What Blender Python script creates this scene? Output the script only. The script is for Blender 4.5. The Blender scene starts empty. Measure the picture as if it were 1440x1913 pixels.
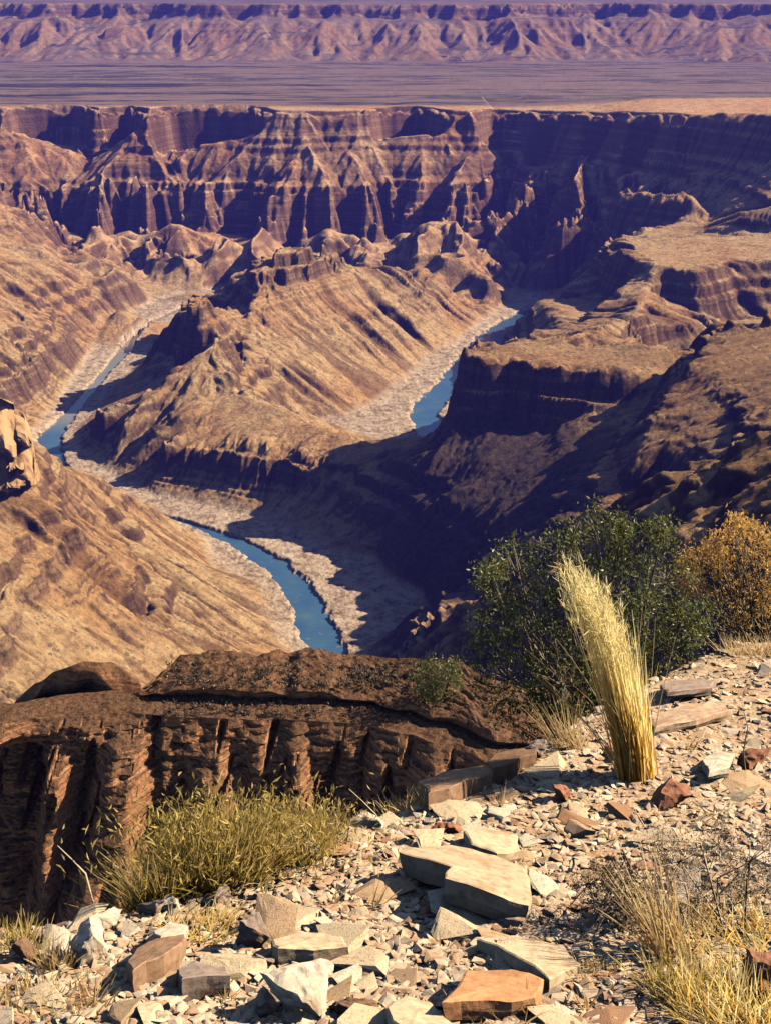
import bpy, bmesh, math, random, time
import numpy as np
from mathutils import Vector, Matrix, geometry
T0 = time.time()
SC = bpy.context.scene
COL = SC.collection

# ------------------------------------------------------------------ camera
PITCH = math.radians(20.5)
F = 2628.0                      # focal length in pixels of the 1440 x 1913 photograph
W0, H0 = 1440, 1913
cam_d = bpy.data.cameras.new('camera')
cam = bpy.data.objects.new('camera', cam_d)
COL.objects.link(cam)
cam_d.sensor_fit = 'VERTICAL'
cam_d.sensor_height = 24.0
cam_d.lens = 24.0 * F / H0
cam_d.clip_start = 0.05
cam_d.clip_end = 60000
cam.location = (0, 0, 0)
cam.rotation_euler = (math.pi / 2 - PITCH, 0, 0)
SC.camera = cam

# ------------------------------------------------------------------ sky and sun
SUN_AZ, SUN_EL = math.radians(82), math.radians(36)     # azimuth clockwise from +Y (to the right)
world = bpy.data.worlds.new('World')
SC.world = world
world.use_nodes = True
wn = world.node_tree.nodes
bg = wn['Background']
sky = wn.new('ShaderNodeTexSky')
sky.sky_type = 'NISHITA'
sky.sun_disc = False
sky.sun_elevation = SUN_EL
sky.sun_rotation = SUN_AZ
sky.altitude = 800
sky.air_density = 1.0
sky.dust_density = 0.4
sky.ozone_density = 2.0
world.node_tree.links.new(sky.outputs[0], bg.inputs[0])
bg.inputs[1].default_value = 0.05
sun_d = bpy.data.lights.new('sun', 'SUN')
sun = bpy.data.objects.new('sun', sun_d)
COL.objects.link(sun)
sun_d.energy = 5.0
sun_d.angle = math.radians(0.5)
sun_d.color = (1.0, 0.85, 0.57)
sdir = Vector((math.sin(SUN_AZ) * math.cos(SUN_EL), math.cos(SUN_AZ) * math.cos(SUN_EL), math.sin(SUN_EL)))
sun.rotation_euler = sdir.to_track_quat('Z', 'Y').to_euler()
sun.location = sdir * 200

SC.view_settings.view_transform = 'Standard'
SC.view_settings.look = 'None'
SC.view_settings.gamma = 1.0
SC.view_settings.use_curve_mapping = False
SC.view_settings.exposure = 0.88
SC.render.engine = 'CYCLES'
SC.cycles.use_denoising = True
SC.cycles.max_bounces = 4
SC.cycles.diffuse_bounces = 0
SC.cycles.glossy_bounces = 2
SC.cycles.transmission_bounces = 2
SC.cycles.transparent_max_bounces = 4
SC.cycles.volume_bounces = 0

# ------------------------------------------------------------------ small helpers
def tag(o, label=None, cat=None, group=None, kind=None):
    if label: o['label'] = label
    if cat: o['category'] = cat
    if group: o['group'] = group
    if kind: o['kind'] = kind
    return o

def mesh_obj(name, verts, faces, mat, parent=None, smooth=False, attrs=None):
    """verts (n,3) array, faces (m,k) array with k = 3 or 4, linked as one object"""
    me = bpy.data.meshes.new(name)
    verts = np.asarray(verts, dtype=np.float32)
    faces = np.asarray(faces, dtype=np.int32)
    n, (m, k) = len(verts), faces.shape
    me.vertices.add(n)
    me.vertices.foreach_set('co', verts.ravel())
    me.loops.add(m * k)
    me.loops.foreach_set('vertex_index', faces.ravel())
    me.polygons.add(m)
    me.polygons.foreach_set('loop_start', np.arange(0, m * k, k, dtype=np.int32))
    me.polygons.foreach_set('loop_total', np.full(m, k, dtype=np.int32))
    me.update(calc_edges=True)
    me.polygons.foreach_set('use_smooth', np.full(m, smooth, dtype=bool))
    for an, (dom, arr) in (attrs or {}).items():
        a = me.attributes.new(an, 'FLOAT', dom)
        a.data.foreach_set('value', np.asarray(arr, dtype=np.float32).ravel())
    me.materials.append(mat)
    o = bpy.data.objects.new(name, me)
    COL.objects.link(o)
    if parent: o.parent = parent
    return o

def empty(name, loc, rz=0.0):
    o = bpy.data.objects.new(name, None)
    o.empty_display_size = 0.1
    o.location = loc
    o.rotation_euler = (0, 0, rz)
    COL.objects.link(o)
    return o

SP, CP = math.sin(PITCH), math.cos(PITCH)
def P(px, py, d=None, z=None):
    """place that the photograph shows at (px, py), at ground distance d or at height z"""
    u, v = (px - 720) / F, (956.5 - py) / F
    dy, dz = CP + v * SP, -SP + v * CP
    t = d / dy if d is not None else z / dz
    return (u * t, dy * t, dz * t)

# ------------------------------------------------------------------ noise in numpy
def hash2(ix, iy, s=0):
    h = (ix.astype(np.int64) * 374761393 + iy.astype(np.int64) * 668265263 + s * 1442695041) & 0xffffffff
    h = ((h ^ (h >> 13)) * 1274126177) & 0xffffffff
    h = ((h ^ (h >> 16)) * 2246822519) & 0xffffffff
    return ((h ^ (h >> 15)) & 0xffffff).astype(np.float32) / np.float32(0xffffff)

def vnoise(x, y, s=0):
    ix, iy = np.floor(x), np.floor(y)
    fx, fy = (x - ix).astype(np.float32), (y - iy).astype(np.float32)
    ux, uy = fx * fx * (3 - 2 * fx), fy * fy * (3 - 2 * fy)
    a, b = hash2(ix, iy, s), hash2(ix + 1, iy, s)
    c, d = hash2(ix, iy + 1, s), hash2(ix + 1, iy + 1, s)
    return (a + (b - a) * ux) * (1 - uy) + (c + (d - c) * ux) * uy

def fbm(x, y, s=0, o=4, gain=0.5):
    r, a, t = 0, 1.0, 0
    for k in range(o):
        r = r + a * vnoise(x * 2 ** k + 17.3 * k, y * 2 ** k - 9.1 * k, s + k)
        t += a
        a *= gain
    return r / t * 2 - 1

def smooth(a, b, x):
    t = np.clip((x - a) / (b - a), 0, 1)
    return t * t * (3 - 2 * t)

def erosion_cell(px, py, dx, dy, s):
    ix, iy = np.floor(px), np.floor(py)
    fx, fy = px - ix, py - iy
    h = np.zeros_like(px); gx = np.zeros_like(px); gy = np.zeros_like(px); wt = np.zeros_like(px)
    for i in (-1, 0, 1):
        for j in (-1, 0, 1):
            hx = hash2(ix + i, iy + j, s) - 0.5
            hy = hash2(ix + i, iy + j, s + 7) - 0.5
            qx, qy = fx - i - 0.5 - hx * 0.9, fy - j - 0.5 - hy * 0.9
            w = np.exp(-2.2 * (qx * qx + qy * qy))
            m = 2 * np.pi * (qx * dx + qy * dy)
            sn = np.sin(m)
            h += w * np.cos(m); gx -= w * sn * dx; gy -= w * sn * dy; wt += w
    return h / wt, gx / wt, gy / wt

def gullies(x, y, sx, sy, waves, amps, s=0, branch=1.0):
    """gullies and ribs that run down the slope (sx, sy), finer ones branching off the larger"""
    H = np.zeros_like(x)
    slope = np.sqrt(sx * sx + sy * sy) + 1e-6
    cx, cy = sx.copy(), sy.copy()
    for k, (wl, am) in enumerate(zip(waves, amps)):
        n = np.sqrt(cx * cx + cy * cy) + 1e-6
        dx, dy = -cy / n * 1.1, cx / n * 1.1
        h, gx, gy = erosion_cell(x / wl, y / wl, dx, dy, s + 31 * k)
        a = am * np.clip(slope * 1.7, 0, 1)
        H += a * h
        cx = cx + branch * a * gx * 2 * np.pi / wl * 0.5
        cy = cy + branch * a * gy * 2 * np.pi / wl * 0.5
    return H
QC, QR = 780, 1300
# ------------------------------------------------------------------ the canyon: structure lines
LINES = []
def line(*pts, close=False):
    """a ridge, rim, foot or channel line: (px, py, 'd' or 'z', value)"""
    L = [P(p[0], p[1], **{p[2]: p[3]}) for p in pts]
    if close: L.append(L[0])
    LINES.append(L)
    return L
def wline(*pts):
    LINES.append([tuple(map(float, p)) for p in pts])

ZR = -500.0
Z = lambda x, y, v: (x, y, 'z', v)
D = lambda x, y, v: (x, y, 'd', v)
FL = -497.5
# river beds, centre lines
RIVER_NEAR = [P(px, py, z=ZR) for px, py in ((700, 1420), (655, 1290), (597, 1195), (575, 1135), (552, 1095), (520, 1062), (482, 1038), (440, 1015), (400, 998), (368, 986), (325, 972), (270, 958), (190, 925), (112, 872), (92, 820), (130, 775), (165, 735), (200, 695), (243, 645), (290, 600), (345, 574), (420, 560))]
RIVER_FAR = [P(px, py, z=ZR) for px, py in ((1065, 566), (1010, 576), (962, 598), (915, 634), (880, 672), (842, 715), (812, 745), (792, 775), (800, 812), (835, 850))]
# valley floor edges
line(*[Z(a, b, FL) for a, b in ((620, 1330), (570, 1240), (545, 1160), (512, 1098), (446, 1046), (385, 1010), (338, 990), (285, 985), (180, 950), (80, 890), (66, 820), (100, 765), (125, 720), (175, 650), (225, 595), (290, 562), (350, 548), (420, 545))])
line(*[Z(a, b, FL) for a, b in ((660, 1330), (640, 1242), (700, 1202), (748, 1168), (790, 1140), (790, 1108), (720, 1080), (700, 1046), (610, 1030), (540, 992), (470, 958), (400, 945), (310, 930), (210, 880), (150, 835), (148, 800), (185, 752), (235, 705), (290, 655), (340, 612), (380, 585), (430, 572))])
line(*[Z(a, b, FL) for a, b in ((570, 795), (650, 782), (715, 750), (755, 715), (795, 672), (855, 640), (895, 605), (930, 580), (955, 562), (1000, 552), (1060, 545))])
line(*[Z(a, b, FL) for a, b in ((660, 806), (770, 818), (838, 812), (856, 770), (868, 720), (897, 692), (950, 645), (1010, 605), (1050, 585), (1085, 575))])
# central ridge: spine, saddle, front hill and neck
line(D(952, 550, 2420), D(870, 522, 2290), D(780, 512, 2230), D(660, 500, 2150), D(600, 478, 2080), D(560, 470, 2050), D(515, 488, 2000), D(482, 520, 1950), D(470, 560, 1880), D(455, 620, 1790),
     D(450, 690, 1640), D(440, 725, 1560), D(500, 750, 1510), D(560, 785, 1455), D(640, 806, 1405), D(700, 828, 1370), D(760, 840, 1335), D(815, 822, 1290))
line(D(440, 725, 1560), D(350, 738, 1540), D(250, 752, 1540), D(195, 772, 1545))
# steep orange flank of the ridge
line(D(610, 500, 2060), D(590, 560, 1960), D(540, 610, 1860), D(500, 660, 1745))
# front spurs of the hill
line(D(350, 738, 1540), D(330, 830, 1420), D(300, 900, 1390))
line(D(440, 725, 1560), D(440, 830, 1400), D(450, 925, 1345))
line(D(560, 785, 1455), D(545, 850, 1370), D(540, 940, 1330))
line(D(640, 806, 1405), D(640, 880, 1320), D(610, 980, 1270))
# dark butte left of the ridge
line(Z(348, 574, -386), Z(372, 568, -384), Z(392, 595, -390), Z(430, 612, -392), Z(438, 632, -396), Z(405, 634, -396), Z(358, 604, -390), close=True)
line(D(332, 650, 1770), D(325, 690, 1735), D(375, 712, 1690), D(418, 704, 1682), D(434, 692, 1700))
line(D(345, 560, 2020), D(400, 552, 2030), D(440, 560, 1980), D(462, 590, 1880))
# left bank above the left reach
line(D(8, 222, 2960), D(30, 290, 2880), D(45, 350, 2740), D(55, 410, 2500), D(62, 445, 2350), D(115, 500, 2200), D(170, 540, 2180), D(215, 575, 2150))
line(D(-60, 330, 2500), D(-40, 450, 2200), D(0, 500, 2050), D(60, 560, 1990), D(110, 630, 1900))
line(D(-300, 330, 2300), D(-300, 450, 2050), D(-120, 590, 1830), D(0, 610, 1790), D(60, 680, 1740))
line(D(-300, 640, 1650), D(-100, 680, 1640), D(0, 715, 1655), D(55, 765, 1655))
# hills at the foot of the far wall
line(D(130, 470, 2500), D(230, 440, 2640), D(350, 432, 2680), D(360, 480, 2530), D(375, 535, 2420))
line(D(480, 440, 2680), D(520, 470, 2560), D(540, 490, 2500))
line(D(240, 520, 2450), D(290, 500, 2550))
line(D(440, 500, 2480), D(430, 535, 2350))
line(D(640, 440, 2600), D(720, 445, 2560), D(730, 480, 2480), D(740, 515, 2420))
line(D(800, 440, 2560), D(880, 440, 2560), D(945, 450, 2550), D(950, 490, 2460))
line(D(800, 500, 2450), D(900, 500, 2440), D(960, 540, 2440))
line(D(1000, 480, 2500), D(1060, 470, 2480), D(1110, 465, 2440), D(1130, 500, 2330))
# the far wall from rim down: rim, foot of caprock, foot of talus, foot of inner gorge
R = [(-700, 0), (-400, 40), (-200, -30), (-60, 30), (8, -40), (30, 40), (90, 70), (150, 55), (175, -10), (205, 10), (235, 50), (262, -20), (278, -60), (300, -10), (330, 60), (400, 75), (465, 55), (490, -40), (560, -70), (640, -60), (690, -50), (730, 25), (770, 45), (800, 0), (830, -50), (890, -60), (920, 0)]
zr = lambda dy: -236.0
rim = [P(x, 205, z=-236) for x, o in R]
rim = [(p[0] * (3000 + o) / p[1], 3000.0 + o, -236.0) for p, (x, o) in zip(rim, R)]
capf = [(p[0], p[1] - (14 if o > 20 else 40), -300 - 8 * math.sin(i) + (22 if o < -15 else -14)) for i, (p, (x, o)) in enumerate(zip(rim, R))]
LINES.append(rim); LINES.append(capf)
line(*[D(x, 350 + 7 * math.sin(x), 2785 + 0.45 * o) for x, o in R])
line(*[D(x, 430, 2735 + 0.3 * o) for x, o in R])
line(*[D(x, 440, 2692 + 0.1 * o) for x, o in R])
# the shadowed right part of the far wall, turning toward the viewer
RIGHT_RIM = line(D(920, 206, 3000), D(960, 207, 2990), D(1100, 209, 2820), D(1240, 211, 2640), D(1440, 213, 2400), D(1750, 216, 2150), D(2100, 220, 2000))
line(D(920, 292, 2960), D(975, 292, 2920), D(1110, 292, 2745), D(1240, 296, 2565), D(1440, 302, 2325), D(1750, 310, 2090), D(2100, 310, 1940))
line(D(930, 440, 2745), D(1000, 445, 2620), D(1120, 440, 2470), D(1240, 425, 2360), D(1330, 405, 2250), D(1440, 385, 2130), D(1750, 385, 1960), D(2100, 390, 1800))
RIMS = sorted(rim + RIGHT_RIM)
# fins that stand out of the shadowed wall into the sun
def wall_d(x, y):
    top = np.interp(x, [975, 1110, 1240, 1440], [2920, 2745, 2565, 2325])
    foot = np.interp(x, [930, 1000, 1120, 1240, 1330, 1440], [2745, 2620, 2470, 2360, 2250, 2130])
    fy = np.interp(x, [930, 1000, 1120, 1240, 1330, 1440], [440, 445, 440, 425, 405, 385])
    return float(top + (foot - top) * np.clip((y - 293) / (fy - 293), 0, 1))
for x, y0, y1, a in ((992, 305, 410, 150), (1088, 285, 425, 190), (1163, 322, 425, 160), (1215, 335, 412, 150), (1290, 325, 405, 105)):
    line(*[D(x - 0.22 * (y - y0), y, wall_d(x - 0.22 * (y - y0), y) - a * smooth(-0.25, 0.35, (y - y0) / (y1 - y0)) * (1 - 0.3 * smooth(0.6, 1.0, (y - y0) / (y1 - y0)))) for y in np.linspace(y0, y1, 4)])
for x, y0, y1 in ((950, 310, 420), (1035, 310, 425), (1122, 320, 425), (1184, 320, 415), (1245, 315, 410), (1330, 315, 390)):
    line(*[D(x - 0.22 * (y - y0), y, wall_d(x - 0.22 * (y - y0), y) + 15) for y in np.linspace(y0, y1, 3)])
# mesa A
AZ = -346
line(Z(1150, 447, AZ), Z(1300, 443, AZ), Z(1440, 442, AZ), Z(1700, 441, AZ), Z(2100, 440, AZ))
line(Z(1150, 447, AZ), Z(1148, 465, AZ), Z(1185, 492, AZ), Z(1230, 502, AZ), Z(1300, 508, AZ), Z(1335, 500, AZ), Z(1375, 490, AZ), Z(1440, 488, AZ), Z(1700, 490, AZ), Z(2100, 492, AZ))
line(D(1118, 480, 2045), D(1108, 550, 1990), D(1160, 575, 1890))
line(D(1240, 592, 1808), D(1300, 596, 1790), D(1340, 596, 1795), D(1375, 592, 1825), D(1440, 588, 1830), D(1700, 590, 1830), D(2100, 590, 1810))
line(D(1135, 450, 2120), D(1300, 440, 2150), D(1440, 425, 2110), D(1700, 420, 2000))

# spur from mesa A down to mesa B, lit from the right
line(D(1192, 512, 1855), D(1202, 545, 1770), D(1185, 585, 1640), D(1120, 618, 1500), D(1000, 632, 1400), D(960, 640, 1362))
line(D(1000, 560, 1960), D(1060, 610, 1700), D(990, 622, 1560), D(930, 645, 1560))
wline((200, 1420, -380), (290, 1420, -372), (330, 1330, -350))
wline((330, 1600, -415), (430, 1680, -400), (700, 1650, -380))
# mesa B
BZ = -334
line(Z(858, 664, BZ), Z(880, 648, BZ), Z(950, 643, BZ), Z(1050, 640, BZ), Z(1170, 645, BZ), Z(1235, 655, BZ))
line(Z(858, 664, BZ), Z(855, 676, BZ), Z(905, 680, BZ), Z(950, 676, BZ), Z(985, 686, BZ), Z(1040, 690, BZ), Z(1130, 694, BZ), Z(1190, 676, BZ), Z(1235, 655, BZ))
line(D(872, 690, 1420), D(852, 745, 1360), D(846, 780, 1290), D(905, 792, 1272), D(950, 790, 1274), D(985, 797, 1256), D(1040, 795, 1246), D(1120, 780, 1238), D(1190, 740, 1240))
line(D(872, 690, 1420), D(930, 650, 1430))
wline((52, 1316, -414), (58, 1350, -430), (66, 1410, -447), (80, 1500, -468))
wline((46, 1338, -436), (20, 1390, -458), (-15, 1432, -462), (-35, 1500, -482))
# shaded slope below mesa B and its ribs
line(D(846, 780, 1290), D(790, 850, 1255), D(750, 925, 1230), D(716, 985, 1216))
line(D(985, 797, 1256), D(930, 870, 1195), D(860, 950, 1145), D(812, 1020, 1130))
line(D(1080, 780, 1238), D(1040, 880, 1135), D(970, 960, 1085), D(900, 1050, 1070), D(830, 1105, 1072))
# diagonal gully right of B
line(D(1330, 612, 1370), D(1235, 712, 1255), D(1180, 790, 1195), D(1150, 840, 1130), D(1050, 930, 1050), D(960, 1010, 1020), D(900, 1100, 1010))
# lit buttress right of the gully
line(Z(1345, 612, -293), Z(1320, 640, -297), Z(1275, 700, -307), Z(1225, 770, -322), Z(1190, 840, -337), Z(1175, 890, -348), Z(1140, 935, -366))
line(Z(1345, 612, -293), Z(1440, 604, -290), Z(1600, 600, -278), Z(1800, 590, -254))
line(Z(1275, 700, -307), Z(1330, 698, -301), Z(1440, 690, -293), Z(1700, 690, -273))
line(Z(1225, 770, -322), Z(1290, 765, -315), Z(1350, 760, -307), Z(1440, 750, -293))
line(Z(1190, 840, -337), Z(1240, 845, -331), Z(1300, 840, -322), Z(1400, 820, -297))
line(Z(1175, 890, -348), Z(1225, 890, -346), Z(1265, 920, -350))
line(D(1500, 840, 850), D(1400, 880, 880), D(1270, 940, 890), D(1150, 1000, 910), D(1000, 1120, 920))
# nearer ridge, mostly in shade
line(D(1750, 690, 600), D(1440, 800, 640), D(1330, 865, 660), D(1180, 930, 700), D(1050, 990, 760), D(950, 1080, 810), D(862, 1165, 855), Z(795, 1148, -448), Z(755, 1172, -466), Z(710, 1208, -476), Z(650, 1248, -486))
line(D(1750, 900, 420), D(1440, 1000, 480), D(1200, 1060, 560), D(1000, 1160, 640), D(860, 1230, 760), D(740, 1260, 850))
# the big left slope
line(D(-60, 850, 1010), D(-5, 870, 1005), D(24, 880, 1002), D(60, 885, 1010))
line(D(-60, 908, 978), D(-5, 912, 980), D(30, 914, 978), D(62, 912, 985))
line(D(40, 822, 1060), D(78, 842, 1110), D(112, 858, 1150), D(152, 880, 1185), D(220, 915, 1230), D(300, 962, 1275))
line(D(-400, 640, 980), D(-150, 760, 1000), D(-60, 850, 1010))
line(D(-400, 850, 800), D(-100, 950, 880), D(0, 960, 945), D(100, 960, 1010), D(200, 990, 1085), D(300, 1020, 1150), D(400, 1060, 1180))
line(D(-100, 1130, 780), D(0, 1130, 835), D(150, 1130, 905), D(300, 1140, 965), D(420, 1160, 1020), D(510, 1170, 1055))
line(D(-100, 1290, 690), D(0, 1290, 740), D(150, 1270, 800), D(300, 1250, 870), D(420, 1245, 920), D(500, 1245, 950))
line(D(0, 1500, 600), D(300, 1450, 720), D(500, 1400, 820))
# borders of the modelled land
wline((-1500, 250, -100), (-1500, 900, -120), (-1500, 1700, -200), (-1500, 2400, -236), (-1500, 2900, -236), (-1500, 3800, -236))
wline((-1500, 3800, -236), (-600, 3800, -236), (0, 3800, -236), (600, 3800, -232), (1800, 3800, -220))
wline((1800, 3800, -220), (1800, 2600, -200), (1800, 1700, -200), (1800, 1000, -180), (1800, 250, -150))
wline((-1500, 250, -100), (-600, 250, -300), (-200, 250, -420), (200, 250, -400), (600, 250, -220), (1800, 250, -150))
wline((-900, 500, -150), (-900, 1000, -170), (-900, 1600, -220), (-900, 2200, -236), (-900, 2700, -236))
wline((700, 500, -190), (900, 900, -200), (1100, 1300, -220), (1200, 1700, -240), (1300, 2000, -230))
wline((-100, 450, -480), (50, 600, -480), (0, 750, -490))
wline((-300, 3300, -236), (200, 3300, -236))

# ------------------------------------------------------------------ surface through those lines
def build_tin():
    vc, ed, zs = [], [], []
    key = {}
    for L in LINES:
        prev = None
        for p in L:
            k = (round(p[0], 1), round(p[1], 1))
            if k not in key:
                key[k] = len(vc); vc.append(Vector((p[0], p[1]))); zs.append(p[2])
            i = key[k]
            if prev is not None and prev != i: ed.append((prev, i))
            prev = i
    ov, oe, of, mv, me_, mf = geometry.delaunay_2d_cdt(vc, ed, [], 0, 0.01)
    zz = []
    bad = 0
    for i, v in enumerate(ov):
        if mv[i]:
            zz.append(zs[mv[i][0]])
        else:
            bad += 1
            best = []
            for a, b in ed:
                A, B = vc[a], vc[b]
                ab = B - A
                t = max(0, min(1, (v - A).dot(ab) / max(ab.length_squared, 1e-9)))
                best.append(((A + ab * t - v).length, zs[a] + (zs[b] - zs[a]) * t))
            best.sort()
            zz.append(0.5 * (best[0][1] + best[1][1]))
            print('crossing lines at', tuple(round(c) for c in v), [round(c[1]) for c in best[:2]])
    return np.array([tuple(v) for v in ov]), np.array(zz), of

GX0, GY0, GS = -1500.0, 250.0, 4.0
GNX, GNY = 826, 888
def raster_tin():
    V, zz, faces = build_tin()
    G = np.full((GNY, GNX), np.nan, dtype=np.float64)
    for f in faces:
        for k in range(1, len(f) - 1):
            a, b, c = f[0], f[k], f[k + 1]
            A, B, C_ = V[a], V[b], V[c]
            x0, x1 = sorted((A[0], B[0], C_[0]))[::2]
            y0, y1 = sorted((A[1], B[1], C_[1]))[::2]
            i0, i1 = max(0, int((x0 - GX0) / GS)), min(GNX - 1, int((x1 - GX0) / GS) + 1)
            j0, j1 = max(0, int((y0 - GY0) / GS)), min(GNY - 1, int((y1 - GY0) / GS) + 1)
            if i1 < i0 or j1 < j0: continue
            X, Y = np.meshgrid(GX0 + GS * np.arange(i0, i1 + 1), GY0 + GS * np.arange(j0, j1 + 1))
            det = (B[1] - C_[1]) * (A[0] - C_[0]) + (C_[0] - B[0]) * (A[1] - C_[1])
            if abs(det) < 1e-9: continue
            l1 = ((B[1] - C_[1]) * (X - C_[0]) + (C_[0] - B[0]) * (Y - C_[1])) / det
            l2 = ((C_[1] - A[1]) * (X - C_[0]) + (A[0] - C_[0]) * (Y - C_[1])) / det
            l3 = 1 - l1 - l2
            m = (l1 >= -1e-6) & (l2 >= -1e-6) & (l3 >= -1e-6)
            sub = G[j0:j1 + 1, i0:i1 + 1]
            sub[m] = (l1 * zz[a] + l2 * zz[b] + l3 * zz[c])[m]
    m = np.isnan(G)
    G[m] = -236.0
    K = np.array([1, 4, 6, 4, 1.0]) / 16
    for _ in range(1):
        Q = np.pad(G, 2, mode='edge')
        G = sum(K[k] * Q[:, k:k + GNX] for k in range(5))
        G = sum(K[k] * G[k:k + GNY, :] for k in range(5))
    return G.astype(np.float32)
GRID = raster_tin()

def grid_z(x, y):
    fx = np.clip((x - GX0) / GS, 0, GNX - 1.001); fy = np.clip((y - GY0) / GS, 0, GNY - 1.001)
    ix, iy = fx.astype(np.int32), fy.astype(np.int32)
    ax, ay = (fx - ix).astype(np.float32), (fy - iy).astype(np.float32)
    return ((GRID[iy, ix] * (1 - ax) + GRID[iy, ix + 1] * ax) * (1 - ay)
            + (GRID[iy + 1, ix] * (1 - ax) + GRID[iy + 1, ix + 1] * ax) * ay)

def far_z(x, y):
    """plain behind the canyon and the long escarpment that closes it"""
    plain = -236 + 7 * fbm(x / 900, y / 260, 5, 3) * smooth(3100, 3500, y)
    w = y + 210 * fbm(x / 420, y / 900, 11, 3) + 60 * np.abs(fbm(x / 150, y / 500, 15, 2)) + 0.05 * x
    s = w - 4960
    prof = 70 * smooth(-80, 400, s) + 62 * smooth(180, 570, s) + 42 * smooth(525, 575, s) + 3 * np.clip((s - 570) / 3000, 0, 2)
    return plain + prof

def base_z(x, y):
    k = smooth(3080, 3260, y)
    r = grid_z(x, y) * (1 - k)
    return r + far_z(x, y) * k

def seg_dist(x, y, line_):
    d = np.full(x.shape, 1e9, dtype=np.float32)
    for a, b in zip(line_[:-1], line_[1:]):
        ax, ay, bx, by = a[0], a[1], b[0], b[1]
        vx, vy = bx - ax, by - ay
        t = np.clip(((x - ax) * vx + (y - ay) * vy) / (vx * vx + vy * vy + 1e-9), 0, 1)
        d = np.minimum(d, np.hypot(x - ax - t * vx, y - ay - t * vy))
    return d

def strata(z, x, y):
    """hard and soft beds: hard beds stand up as small cliffs, soft ones lie back"""
    zz = z + 5 * fbm(x / 300, y / 300, 71, 2)
    out = np.zeros_like(z)
    for period, amp, s in ((27.0, 1.0, 0), (9.5, 0.55, 3)):
        c = zz / period + 0.35 * np.sin(zz / period * 2.3 + s)
        f = c - np.floor(c)
        st = smooth(0.28, 0.72, f)
        out += amp * period * (st - f)
    return out

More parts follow.
